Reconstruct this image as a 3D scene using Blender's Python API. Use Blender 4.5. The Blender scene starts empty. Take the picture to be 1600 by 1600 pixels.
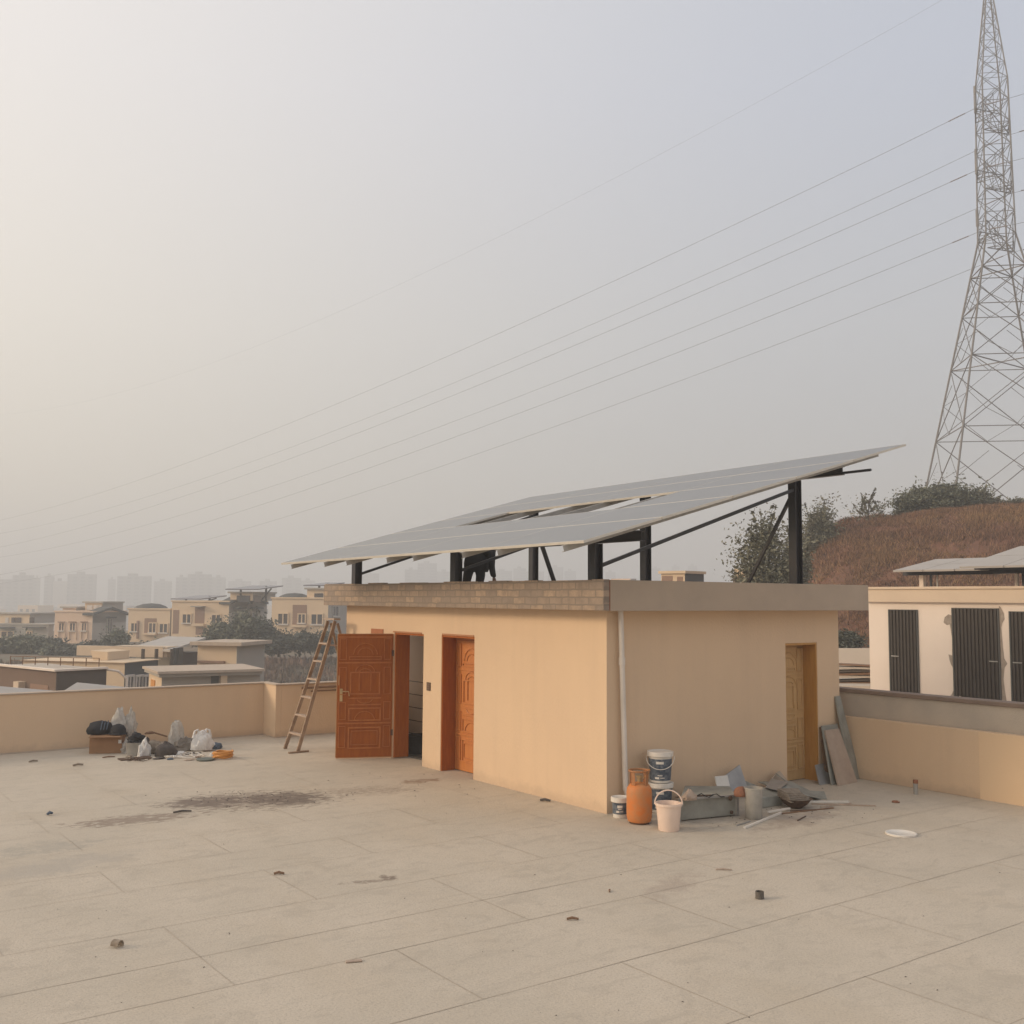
import bpy, bmesh, math, random
from mathutils import Vector as V, Matrix, noise
random.seed(7)
R = random.random
def U(a, b): return a + (b - a) * R()
col = bpy.context.scene.collection
sc = bpy.context.scene
rad = math.radians

# ---------------------------------------------------------------- camera
CO = V((-8.80, -10.02, 2.70))
FX = 1610.0
def _n(v): return V(v).normalized()
_X = _n((2220, 150, 1610))
_Y = V((-1190, 128, 1610)).normalized(); _Y = (_Y - _X * _Y.dot(_X)).normalized()
_Z = _X.cross(_Y)
if _Z.y > 0: _Z = -_Z
MW = Matrix((_X, _Y, _Z))                      # camera (right, down, forward) -> world
cam = bpy.data.cameras.new("camera"); co = bpy.data.objects.new("camera", cam); col.objects.link(co)
cam.sensor_width = 36; cam.lens = 36 * FX / 1600; cam.clip_start = 0.1; cam.clip_end = 12000
cx, cy, cz = MW @ V((1, 0, 0)), MW @ V((0, -1, 0)), MW @ V((0, 0, -1))
co.matrix_world = Matrix(((cx.x, cy.x, cz.x, CO.x), (cx.y, cy.y, cz.y, CO.y), (cx.z, cy.z, cz.z, CO.z), (0, 0, 0, 1)))
sc.camera = co

# ---------------------------------------------------------------- sky, sun, exposure
SUN_DIR = V((-0.88, 0.47, 0)).normalized()     # horizontal direction towards the sun
SUN_EL = rad(20)
sc.view_settings.view_transform = 'Standard'; sc.view_settings.look = 'None'
sc.view_settings.exposure = 0.30; sc.view_settings.gamma = 1.0
w = bpy.data.worlds.new("World"); sc.world = w; w.use_nodes = True
nt = w.node_tree; nt.nodes.clear()
def N(t, **k):
    n = nt.nodes.new(t)
    for a, b in k.items(): setattr(n, a, b)
    return n
L = nt.links.new
out = N('ShaderNodeOutputWorld'); bg = N('ShaderNodeBackground')
sky = N('ShaderNodeTexSky', sky_type='NISHITA', sun_disc=False)
sky.sun_elevation = SUN_EL
sky.sun_rotation = math.atan2(SUN_DIR.x, SUN_DIR.y)
sky.air_density = 1.0; sky.dust_density = 6.0; sky.ozone_density = 1.0; sky.altitude = 500
SKY_S, HAZE_MIX = 0.10, 0.80
tc = N('ShaderNodeTexCoord'); sep = N('ShaderNodeSeparateXYZ'); L(tc.outputs['Generated'], sep.inputs[0])
# thick winter haze over the whole sky: pale above, duller near the ground, warmer towards the sun
rampz = N('ShaderNodeValToRGB'); L(sep.outputs['Z'], rampz.inputs[0])
e = rampz.color_ramp.elements
e[0].position = 0.0; e[0].color = (0.41, 0.405, 0.40, 1)
e[1].position = 1.0; e[1].color = (0.46, 0.53, 0.64, 1)
for p, c in ((0.10, (0.445, 0.438, 0.43)), (0.25, (0.50, 0.505, 0.52)), (0.45, (0.50, 0.53, 0.605))):
    q = e.new(p); q.color = (*c, 1)
dot = N('ShaderNodeVectorMath', operation='DOT_PRODUCT'); L(tc.outputs['Generated'], dot.inputs[0])
sd = V((SUN_DIR.x * math.cos(SUN_EL), SUN_DIR.y * math.cos(SUN_EL), math.sin(SUN_EL)))
dot.inputs[1].default_value = sd
glow = N('ShaderNodeMapRange'); glow.inputs[1].default_value = -0.45; glow.inputs[2].default_value = 1.0
glow.interpolation_type = 'SMOOTHSTEP'; L(dot.outputs['Value'], glow.inputs[0])
gmul = N('ShaderNodeMix', data_type='RGBA', blend_type='ADD'); L(glow.outputs[0], gmul.inputs[0])
L(rampz.outputs[0], gmul.inputs[6]); gmul.inputs[7].default_value = (0.60, 0.47, 0.28, 1)
sm = N('ShaderNodeMix', data_type='RGBA', blend_type='MULTIPLY'); sm.inputs[0].default_value = 1
L(sky.outputs[0], sm.inputs[6]); sm.inputs[7].default_value = (SKY_S, SKY_S, SKY_S, 1)
fin = N('ShaderNodeMix', data_type='RGBA'); fin.inputs[0].default_value = HAZE_MIX
L(sm.outputs[2], fin.inputs[6]); L(gmul.outputs[2], fin.inputs[7])
L(fin.outputs[2], bg.inputs[0]); bg.inputs[1].default_value = 1.0; L(bg.outputs[0], out.inputs[0])
sl = bpy.data.lights.new("sun", 'SUN'); sl.energy = 1.75; sl.angle = rad(14); sl.color = (1.0, 0.775, 0.54)
so = bpy.data.objects.new("sun", sl); col.objects.link(so)
so.rotation_euler = sd.to_track_quat('Z', 'Y').to_euler(); so.location = (-60, 40, 40)
sc.cycles.volume_bounces = 1
sc.cycles.use_denoising = True

# ---------------------------------------------------------------- pixel rays -> places in the world (1600 px photograph)
def ray(px, py): return MW @ V((px - 800, py - 800, FX))
def G(px, py, z=0.0):
    r = ray(px, py); return CO + r * ((z - CO.z) / r.z)
def PX(px, py, x): r = ray(px, py); return CO + r * ((x - CO.x) / r.x)
def PY(px, py, y): r = ray(px, py); return CO + r * ((y - CO.y) / r.y)
def PD(px, py, d):                              # at horizontal distance d from the camera
    r = ray(px, py); return CO + r * (d / math.hypot(r.x, r.y))

# ---------------------------------------------------------------- materials
def mat(name, c, rough=0.8, c2=None, scale=6.0, amt=0.5, bump=0.0, bscale=60.0, metal=0.0, island=0.0, spec=0.4, stretch=None, fine=True, alpha=None, trans=0.0, streak=0.0):
    m = bpy.data.materials.new(name); m.use_nodes = True; t = m.node_tree; b = t.nodes['Principled BSDF']
    b.inputs['Roughness'].default_value = rough; b.inputs['Metallic'].default_value = metal
    b.inputs['Specular IOR Level'].default_value = spec
    if trans: b.inputs['Transmission Weight'].default_value = trans
    if alpha is not None: b.inputs['Alpha'].default_value = alpha
    if c2 is None: c2 = tuple(x * 0.82 for x in c)
    g = t.nodes.new('ShaderNodeNewGeometry')
    src = g.outputs['Position']
    if stretch:
        mp = t.nodes.new('ShaderNodeMapping'); mp.inputs['Scale'].default_value = stretch
        t.links.new(src, mp.inputs[0]); src = mp.outputs[0]
    n = t.nodes.new('ShaderNodeTexNoise'); n.inputs['Scale'].default_value = scale; n.inputs['Detail'].default_value = 6
    n.inputs['Roughness'].default_value = 0.6
    t.links.new(src, n.inputs['Vector'])
    r = t.nodes.new('ShaderNodeMapRange'); r.inputs[1].default_value = 0.35; r.inputs[2].default_value = 0.65
    r.inputs[3].default_value = 0.0; r.inputs[4].default_value = amt
    t.links.new(n.outputs['Fac'], r.inputs[0])
    mx = t.nodes.new('ShaderNodeMix'); mx.data_type = 'RGBA'
    mx.inputs[6].default_value = (*c, 1); mx.inputs[7].default_value = (*c2, 1)
    t.links.new(r.outputs[0], mx.inputs[0]); o = mx.outputs[2]
    if island:
        h = t.nodes.new('ShaderNodeHueSaturation')
        mr = t.nodes.new('ShaderNodeMapRange'); mr.inputs[3].default_value = 1 - island; mr.inputs[4].default_value = 1 + island
        t.links.new(g.outputs['Random Per Island'], mr.inputs[0]); t.links.new(mr.outputs[0], h.inputs['Value'])
        t.links.new(o, h.inputs['Color']); o = h.outputs[0]
    if streak:
        mp = t.nodes.new('ShaderNodeMapping'); mp.inputs['Scale'].default_value = (3.2, 3.2, 0.22); t.links.new(g.outputs['Position'], mp.inputs[0])
        n3 = t.nodes.new('ShaderNodeTexNoise'); n3.inputs['Scale'].default_value = 1.0; n3.inputs['Detail'].default_value = 7; n3.inputs['Roughness'].default_value = 0.7
        t.links.new(mp.outputs[0], n3.inputs['Vector'])
        r3 = t.nodes.new('ShaderNodeMapRange'); r3.inputs[1].default_value = 0.48; r3.inputs[2].default_value = 0.72; r3.inputs[4].default_value = streak
        t.links.new(n3.outputs['Fac'], r3.inputs[0])
        m3 = t.nodes.new('ShaderNodeMix'); m3.data_type = 'RGBA'; t.links.new(r3.outputs[0], m3.inputs[0]); t.links.new(o, m3.inputs[6]); m3.inputs[7].default_value = (c2[0] * 0.72, c2[1] * 0.72, c2[2] * 0.74, 1)
        n4 = t.nodes.new('ShaderNodeTexNoise'); n4.inputs['Scale'].default_value = 3.5; n4.inputs['Detail'].default_value = 8; n4.inputs['Roughness'].default_value = 0.75; t.links.new(g.outputs['Position'], n4.inputs['Vector'])
        sz = t.nodes.new('ShaderNodeSeparateXYZ'); t.links.new(g.outputs['Position'], sz.inputs[0])
        r4 = t.nodes.new('ShaderNodeMapRange'); r4.inputs[1].default_value = 0.0; r4.inputs[2].default_value = 0.22; r4.inputs[3].default_value = 0.55; r4.inputs[4].default_value = 0.0; t.links.new(sz.outputs['Z'], r4.inputs[0])
        a4 = t.nodes.new('ShaderNodeMath'); a4.operation = 'ADD'; t.links.new(n4.outputs['Fac'], a4.inputs[0]); t.links.new(r4.outputs[0], a4.inputs[1])
        r5 = t.nodes.new('ShaderNodeMapRange'); r5.inputs[1].default_value = 0.66; r5.inputs[2].default_value = 0.95; r5.inputs[4].default_value = 0.35; t.links.new(a4.outputs[0], r5.inputs[0])
        m5 = t.nodes.new('ShaderNodeMix'); m5.data_type = 'RGBA'; t.links.new(r5.outputs[0], m5.inputs[0]); t.links.new(m3.outputs[2], m5.inputs[6]); m5.inputs[7].default_value = (c2[0] * 0.62, c2[1] * 0.62, c2[2] * 0.66, 1)
        o = m5.outputs[2]
    t.links.new(o, b.inputs['Base Color'])
    if bump:
        n2 = t.nodes.new('ShaderNodeTexNoise'); n2.inputs['Scale'].default_value = bscale; n2.inputs['Detail'].default_value = 4
        t.links.new(src, n2.inputs['Vector'])
        bp = t.nodes.new('ShaderNodeBump'); bp.inputs['Strength'].default_value = bump; bp.inputs['Distance'].default_value = 0.02
        t.links.new(n2.outputs['Fac'], bp.inputs['Height']); t.links.new(bp.outputs[0], b.inputs['Normal'])
    return m
M = {}
M['cream'] = mat('cream_paint', (0.70, 0.515, 0.345), 0.85, (0.66, 0.485, 0.33), 1.3, 0.7, 0.25, 45, stretch=(1, 1, 0.5), streak=0.15)
M['cream_in'] = mat('tile_paint', (0.45, 0.40, 0.36), 0.4, scale=2)
M['plaster'] = mat('grey_plaster', (0.46, 0.37, 0.285), 0.9, (0.40, 0.325, 0.255), 1.6, 0.8, 0.3, 60)
M['cement'] = mat('raw_cement', (0.53, 0.46, 0.38), 0.92, (0.45, 0.395, 0.335), 1.8, 0.9, 0.4, 50)
M['coping'] = mat('pale_cement', (0.52, 0.42, 0.33), 0.9, (0.42, 0.34, 0.27), 5, 0.7, 0.3, 50)
M['white_wall'] = mat('white_paint', (0.81, 0.70, 0.60), 0.85, (0.76, 0.65, 0.55), 1.2, 0.7, 0.2, 40)
M['white_band'] = mat('beige_band_paint', (0.64, 0.51, 0.38), 0.85, (0.59, 0.47, 0.35), 2, 0.7, 0.2, 40)
M['door'] = mat('red_wood', (0.40, 0.118, 0.018), 0.55, (0.31, 0.08, 0.011), 5, 0.8, 0.06, 60, stretch=(6, 6, 0.7), spec=0.2)
M['door_worn'] = mat('worn_red_wood', (0.52, 0.19, 0.05), 0.55, (0.40, 0.12, 0.03), 9, 0.8, spec=0.3)
M['door2'] = mat('golden_wood', (0.52, 0.27, 0.07), 0.5, (0.44, 0.21, 0.05), 5, 0.8, 0.06, 60, stretch=(6, 6, 0.7), spec=0.5)
M['door_edge'] = mat('pale_door_edge', (0.50, 0.27, 0.12), 0.5)
M['brass'] = mat('brass', (0.62, 0.45, 0.24), 0.35, metal=0.8)
M['dark_steel'] = mat('dark_blue_steel', (0.022, 0.024, 0.033), 0.38, (0.035, 0.03, 0.032), 9, 0.6, spec=0.5)
M['galv'] = mat('galvanised', (0.40, 0.385, 0.36), 0.5, (0.30, 0.29, 0.27), 8, 0.7, metal=0.25)
M['alu'] = mat('panel_frame', (0.66, 0.62, 0.55), 0.5, metal=0.2)
M['cell'] = mat('panel_glass', (0.17, 0.168, 0.162), 0.30, (0.20, 0.195, 0.185), 2, 0.6, spec=0.6)
M['dust_cell'] = M['cell']
M['back'] = mat('panel_back', (0.42, 0.44, 0.38), 0.6)
M['pvc'] = mat('white_pipe', (0.70, 0.63, 0.56), 0.5, (0.58, 0.52, 0.45), 4, 0.6)
M['white_plastic'] = mat('white_plastic', (0.74, 0.70, 0.64), 0.4, (0.62, 0.57, 0.5), 14, 0.5)
M['pinkish'] = mat('pink_plastic', (0.80, 0.63, 0.52), 0.4, (0.73, 0.56, 0.46), 10, 0.5)
M['blue_label'] = mat('blue_label', (0.045, 0.065, 0.10), 0.4, (0.28, 0.31, 0.33), 26, 0.5)
M['orange'] = mat('orange_paint', (0.60, 0.18, 0.035), 0.6, (0.46, 0.23, 0.10), 9, 0.8, 0.1, 80)
M['sheet'] = mat('grey_sheet_metal', (0.33, 0.325, 0.285), 0.6, (0.23, 0.225, 0.195), 5, 0.9, 0.1, 30)
M['sheet2'] = mat('pale_sheet_metal', (0.38, 0.37, 0.36), 0.42, (0.27, 0.27, 0.27), 6, 0.7, 0.08, 30, metal=0.4)
M['rust'] = mat('rusty_iron', (0.13, 0.075, 0.045), 0.8, (0.06, 0.04, 0.03), 18, 0.8, 0.2, 60)
M['wood'] = mat('old_wood', (0.24, 0.135, 0.075), 0.75, (0.15, 0.085, 0.05), 12, 0.8, 0.2, 50)
M['grey_wood'] = mat('weathered_wood', (0.38, 0.28, 0.20), 0.85, (0.22, 0.14, 0.09), 7, 0.9, 0.2, 50)
M['board'] = mat('plaster_board', (0.44, 0.34, 0.265), 0.85, (0.37, 0.28, 0.22), 7, 0.8, 0.15, 40)
M['card'] = mat('cardboard', (0.34, 0.19, 0.10), 0.85, (0.27, 0.15, 0.08), 8, 0.7)
M['black'] = mat('black_cloth', (0.012, 0.012, 0.015), 0.75, (0.03, 0.03, 0.035), 10, 0.6, 0.3, 30)
M['dark_grey'] = mat('dark_grey_cloth', (0.07, 0.062, 0.058), 0.85, (0.12, 0.1, 0.09), 14, 0.7, 0.3, 40)
M['grey_cloth'] = mat('grey_cloth', (0.25, 0.22, 0.19), 0.9, (0.16, 0.14, 0.12), 12, 0.8, 0.4, 30)
M['bag'] = mat('plastic_film', (0.66, 0.62, 0.56), 0.35, (0.42, 0.39, 0.35), 16, 0.8, 0.5, 25, alpha=0.8)
M['bag_white'] = mat('white_bag', (0.76, 0.74, 0.71), 0.4, (0.55, 0.53, 0.5), 14, 0.6, 0.5, 25)
M['hose'] = mat('orange_hose', (0.62, 0.27, 0.06), 0.5)
M['teal'] = mat('grey_green_plastic', (0.12, 0.135, 0.12), 0.6)
M['blue_rag'] = mat('blue_rag', (0.10, 0.13, 0.17), 0.8)
M['clay'] = mat('clay', (0.32, 0.13, 0.07), 0.8, (0.2, 0.1, 0.06), 25, 0.8)
M['clear'] = mat('clear_plastic', (0.52, 0.49, 0.44), 0.3, (0.4, 0.38, 0.34), 14, 0.6, alpha=0.62)
M['sack'] = mat('cement_sack', (0.30, 0.25, 0.195), 0.9, (0.17, 0.13, 0.1), 18, 0.8, 0.4, 25)
M['shutter'] = mat('dark_shutter', (0.055, 0.045, 0.037), 0.6, (0.04, 0.032, 0.027), 5, 0.6)
M['skin'] = mat('skin', (0.25, 0.13, 0.08), 0.6)
M['hair'] = mat('hair', (0.01, 0.008, 0.007), 0.7)
M['pyl'] = mat('pylon_steel', (0.15, 0.145, 0.145), 0.6, (0.19, 0.175, 0.16), 1.0, 0.7)
M['wire'] = mat('wire', (0.13, 0.13, 0.13), 0.6)
M['insul'] = mat('insulator', (0.22, 0.20, 0.20), 0.4)
M['leaf'] = mat('leaf_green', (0.15, 0.155, 0.105), 0.75, (0.085, 0.09, 0.06), 0.6, 0.9, island=0.45)
M['leaf_dry'] = mat('leaf_olive', (0.20, 0.19, 0.13), 0.8, (0.12, 0.12, 0.085), 0.5, 0.9, island=0.45)
M['leaf_dark'] = mat('leaf_dark', (0.10, 0.105, 0.08), 0.75, (0.06, 0.065, 0.05), 0.5, 0.9, island=0.4)
M['bark'] = mat('bark', (0.10, 0.075, 0.055), 0.9)
M['farwall'] = mat('far_cream', (0.70, 0.54, 0.37), 0.9, (0.64, 0.49, 0.34), 0.3, 0.8)
M['farpink'] = mat('far_pink', (0.72, 0.54, 0.40), 0.9, (0.66, 0.49, 0.36), 0.3, 0.8)
M['farniche'] = mat('far_brown', (0.30, 0.19, 0.135), 0.9)
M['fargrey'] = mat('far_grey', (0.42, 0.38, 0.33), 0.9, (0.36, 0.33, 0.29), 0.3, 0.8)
M['fardark'] = mat('far_dark', (0.09, 0.09, 0.085), 0.8)
M['glass'] = mat('window_glass', (0.06, 0.065, 0.07), 0.15, (0.12, 0.085, 0.07), 0.8, 0.8)
M['brownwall'] = mat('brown_wall', (0.20, 0.135, 0.10), 0.9, (0.17, 0.115, 0.085), 0.4, 0.8)
M['darkbrown'] = mat('dark_brown_wall', (0.105, 0.085, 0.07), 0.9, (0.085, 0.07, 0.058), 0.5, 0.8)
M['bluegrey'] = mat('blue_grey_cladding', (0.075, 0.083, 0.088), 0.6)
M['greyroof'] = mat('grey_roof_sheet', (0.42, 0.385, 0.35), 0.6, (0.36, 0.33, 0.30), 0.8, 0.8)
M['tower'] = mat('tower_concrete', (0.20, 0.19, 0.185), 0.9, (0.15, 0.15, 0.15), 0.02, 0.8)
M['tower_pale'] = mat('tower_pale', (0.62, 0.57, 0.52), 0.9)

def nodes_of(m): return m.node_tree, m.node_tree.nodes['Principled BSDF']

# floor: concrete screed with stains that have a place of their own
def floor_material():
    m = bpy.data.materials.new('concrete_screed'); m.use_nodes = True; t, b = nodes_of(m)
    n = lambda k: t.nodes.new(k); l = t.links.new
    b.inputs['Roughness'].default_value = 0.88; b.inputs['Specular IOR Level'].default_value = 0.3
    g = n('ShaderNodeNewGeometry'); P = g.outputs['Position']
    def nz(scale, det=5, ro=0.6, st=None, dist=0.0):
        x = n('ShaderNodeTexNoise'); x.inputs['Scale'].default_value = scale; x.inputs['Detail'].default_value = det; x.inputs['Roughness'].default_value = ro
        x.inputs['Distortion'].default_value = dist
        if st:
            mp = n('ShaderNodeMapping'); mp.inputs['Scale'].default_value = st; l(P, mp.inputs[0]); l(mp.outputs[0], x.inputs['Vector'])
        else: l(P, x.inputs['Vector'])
        return x.outputs['Fac']
    def mr(src, a, bb, c=0, d=1, smooth=True):
        x = n('ShaderNodeMapRange'); x.inputs[1].default_value = a; x.inputs[2].default_value = bb; x.inputs[3].default_value = c; x.inputs[4].default_value = d
        if smooth: x.interpolation_type = 'SMOOTHSTEP'
        l(src, x.inputs[0]); return x.outputs[0]
    def mix(f, a, c, blend='MIX'):
        x = n('ShaderNodeMix'); x.data_type = 'RGBA'; x.blend_type = blend
        if isinstance(f, float): x.inputs[0].default_value = f
        else: l(f, x.inputs[0])
        if isinstance(a, tuple): x.inputs[6].default_value = (*a, 1)
        else: l(a, x.inputs[6])
        if isinstance(c, tuple): x.inputs[7].default_value = (*c, 1)
        else: l(c, x.inputs[7])
        return x.outputs[2]
    def math_(op, a, c):
        x = n('ShaderNodeMath'); x.operation = op
        for i, s in enumerate((a, c)):
            if isinstance(s, (int, float)): x.inputs[i].default_value = s
            else: l(s, x.inputs[i])
        return x.outputs[0]
    base = mix(mr(nz(0.55, 6), 0.35, 0.65), (0.565, 0.492, 0.40), (0.51, 0.447, 0.362))
    base = mix(mr(nz(0.9, 5, 0.6, (1.0, 0.5, 1)), 0.45, 0.7, 0, 0.6), base, (0.50, 0.425, 0.33))
    base = mix(mr(nz(5, 6, 0.7, (1, 2.2, 1)), 0.52, 0.72, 0, 0.45), base, (0.40, 0.35, 0.285))
    base = mix(mr(nz(55, 4, 0.75), 0.48, 0.64, 0, 0.6), base, (0.37, 0.32, 0.26))
    base = mix(mr(nz(2.2, 7, 0.75, (1, 1.8, 1), 0.8), 0.50, 0.62, 0, 0.4), base, (0.40, 0.35, 0.285))
    base = mix(mr(nz(22, 4, 0.7), 0.60, 0.72, 0, 0.4), base, (0.52, 0.46, 0.39))
    def blob(cx, cy, rx, ry, ang, colr, strength, nscale=7, lo=0.38, hi=0.62, st=(1, 1, 1)):
        mp = n('ShaderNodeMapping'); mp.vector_type = 'TEXTURE'
        mp.inputs['Location'].default_value = (cx, cy, 0); mp.inputs['Rotation'].default_value = (0, 0, ang); mp.inputs['Scale'].default_value = (rx, ry, 1)
        l(P, mp.inputs[0])
        ln = n('ShaderNodeVectorMath'); ln.operation = 'LENGTH'
        z0 = n('ShaderNodeVectorMath'); z0.operation = 'MULTIPLY'; z0.inputs[1].default_value = (1, 1, 0); l(mp.outputs[0], z0.inputs[0])
        l(z0.outputs[0], ln.inputs[0])
        fall = mr(ln.outputs['Value'], 0.15, 1.0, 1, 0)
        nn = nz(nscale, 8, 0.72, st, 0.6)
        v = mr(math_('ADD', nn, math_('MULTIPLY', fall, 0.24)), lo + 0.16, hi + 0.16)
        v = math_('MULTIPLY', math_('MULTIPLY', v, mr(fall, 0.0, 0.25)), strength)
        nonlocal base
        base = mix(v, base, colr)
    blob(-2.95, 3.2, 0.95, 0.75, -0.5, (0.10, 0.078, 0.065), 0.85, 4.5, lo=0.40, hi=0.56, st=(1, 1.7, 1))       # soot of a small fire
    blob(-3.85, 3.55, 0.95, 0.65, -0.3, (0.13, 0.10, 0.085), 0.8, 4.5, lo=0.42, hi=0.56, st=(1, 1.7, 1))
    blob(-3.3, 3.3, 2.0, 1.2, -0.35, (0.20, 0.155, 0.125), 0.6, 7, lo=0.46, hi=0.56, st=(1, 2, 1))
    blob(-1.7, 3.1, 1.4, 0.7, -0.4, (0.22, 0.16, 0.12), 0.45, 8, lo=0.50, hi=0.58, st=(1, 3, 1))
    blob(-5.0, 3.0, 1.3, 0.5, -0.1, (0.22, 0.165, 0.13), 0.7, 7, lo=0.46, hi=0.55, st=(1, 2, 1))
    blob(-6.2, 2.1, 0.9, 0.5, 0.1, (0.36, 0.33, 0.28), 0.6, 5)
    blob(-6.3, 1.2, 1.2, 0.45, 0.2, (0.40, 0.36, 0.31), 0.6, 3, lo=0.3, hi=0.6)
    blob(-0.75, 3.35, 0.5, 0.28, 0, (0.25, 0.165, 0.11), 0.8, 3)
    blob(-3.72, -1.05, 0.14, 0.16, 0, (0.19, 0.145, 0.115), 0.9, 14)
    blob(-3.95, -1.05, 0.45, 0.12, -0.3, (0.24, 0.19, 0.15), 0.7, 14, lo=0.45)
    blob(1.9, -1.5, 1.6, 0.5, 0.2, (0.30, 0.235, 0.19), 0.6, 5)
    blob(1.3, -1.0, 1.6, 0.6, 0, (0.33, 0.27, 0.22), 0.5, 4)
    blob(-1.6, -2.8, 0.9, 0.3, 0.4, (0.36, 0.29, 0.24), 0.5, 4)
    blob(3.3, -4.2, 1.6, 0.3, 0.4, (0.34, 0.29, 0.25), 0.6, 4)
    # shallow grime where the floor meets the walls is left to real dust
    l(base, b.inputs['Base Color'])
    bp = n('ShaderNodeBump'); bp.inputs['Strength'].default_value = 0.35; bp.inputs['Distance'].default_value = 0.012
    l(math_('ADD', nz(40, 5, 0.7), math_('MULTIPLY', nz(4, 4), 1.5)), bp.inputs['Height']); l(bp.outputs[0], b.inputs['Normal'])
    return m
M['floor'] = floor_material()
M['joint'] = mat('floor_joint', (0.53, 0.462, 0.375), 0.95, (0.34, 0.29, 0.235), 0.9, 0.95)

def brick_material(name, c1, c2, cm, bw, bh, mort=0.012, axis='y'):
    m = bpy.data.materials.new(name); m.use_nodes = True; t, b = nodes_of(m); n = lambda k: t.nodes.new(k); l = t.links.new
    b.inputs['Roughness'].default_value = 0.9
    g = n('ShaderNodeNewGeometry'); s = n('ShaderNodeSeparateXYZ'); l(g.outputs['Position'], s.inputs[0])
    cb = n('ShaderNodeCombineXYZ'); l(s.outputs['Y' if axis == 'y' else 'X'], cb.inputs[0]); l(s.outputs['Z'], cb.inputs[1])
    br = n('ShaderNodeTexBrick'); br.inputs['Scale'].default_value = 1; br.inputs['Brick Width'].default_value = bw; br.inputs['Row Height'].default_value = bh
    br.inputs['Mortar Size'].default_value = mort; br.inputs['Mortar Smooth'].default_value = 0.3
    br.inputs['Color1'].default_value = (*c1, 1); br.inputs['Color2'].default_value = (*c2, 1); br.inputs['Mortar'].default_value = (*cm, 1)
    mp = n('ShaderNodeVectorMath'); mp.operation = 'ADD'
    wn = n('ShaderNodeTexNoise'); wn.inputs['Scale'].default_value = 5; wn.inputs['Detail'].default_value = 2; l(g.outputs['Position'], wn.inputs['Vector'])
    sc_ = n('ShaderNodeVectorMath'); sc_.operation = 'SCALE'; sc_.inputs['Scale'].default_value = 0.035; l(wn.outputs['Color'], sc_.inputs[0])
    l(cb.outputs[0], mp.inputs[0]); l(sc_.outputs[0], mp.inputs[1]); l(mp.outputs[0], br.inputs['Vector'])
    nn = n('ShaderNodeTexNoise'); nn.inputs['Scale'].default_value = 9; nn.inputs['Detail'].default_value = 7; nn.inputs['Roughness'].default_value = 0.7
    l(g.outputs['Position'], nn.inputs['Vector'])
    r = n('ShaderNodeMapRange'); r.inputs[1].default_value = 0.42; r.inputs[2].default_value = 0.66; r.inputs[4].default_value = 0.75; l(nn.outputs['Fac'], r.inputs[0])
    mx = n('ShaderNodeMix'); mx.data_type = 'RGBA'; l(r.outputs[0], mx.inputs[0]); l(br.outputs['Color'], mx.inputs[6]); mx.inputs[7].default_value = (*cm, 1)
    l(mx.outputs[2], b.inputs['Base Color'])
    bp = n('ShaderNodeBump'); bp.inputs['Strength'].default_value = 0.6; bp.inputs['Distance'].default_value = 0.01
    l(nn.outputs['Fac'], bp.inputs['Height']); l(bp.outputs[0], b.inputs['Normal'])
    return m
M['blocks'] = brick_material('block_masonry', (0.44, 0.325, 0.235), (0.29, 0.235, 0.195), (0.24, 0.195, 0.16), 0.27, 0.098, 0.012)

def tile_material():
    m = bpy.data.materials.new('wall_tiles'); m.use_nodes = True; t, b = nodes_of(m); n = lambda k: t.nodes.new(k); l = t.links.new
    b.inputs['Roughness'].default_value = 0.35
    g = n('ShaderNodeNewGeometry'); s = n('ShaderNodeSeparateXYZ'); l(g.outputs['Position'], s.inputs[0])
    mo = n('ShaderNodeMath'); mo.operation = 'MODULO'; l(s.outputs['Z'], mo.inputs[0]); mo.inputs[1].default_value = 0.235
    c = n('ShaderNodeMath'); c.operation = 'LESS_THAN'; l(mo.outputs[0], c.inputs[0]); c.inputs[1].default_value = 0.014
    c2 = n('ShaderNodeMath'); c2.operation = 'LESS_THAN'; l(s.outputs['Z'], c2.inputs[0]); c2.inputs[1].default_value = 1.2
    a = n('ShaderNodeMath'); a.operation = 'MULTIPLY'; l(c.outputs[0], a.inputs[0]); l(c2.outputs[0], a.inputs[1])
    mx = n('ShaderNodeMix'); mx.data_type = 'RGBA'; l(a.outputs[0], mx.inputs[0]); mx.inputs[6].default_value = (0.80, 0.70, 0.58, 1); mx.inputs[7].default_value = (0.12, 0.09, 0.07, 1)
    l(mx.outputs[2], b.inputs['Base Color']); return m
M['tiles'] = tile_material()

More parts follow.
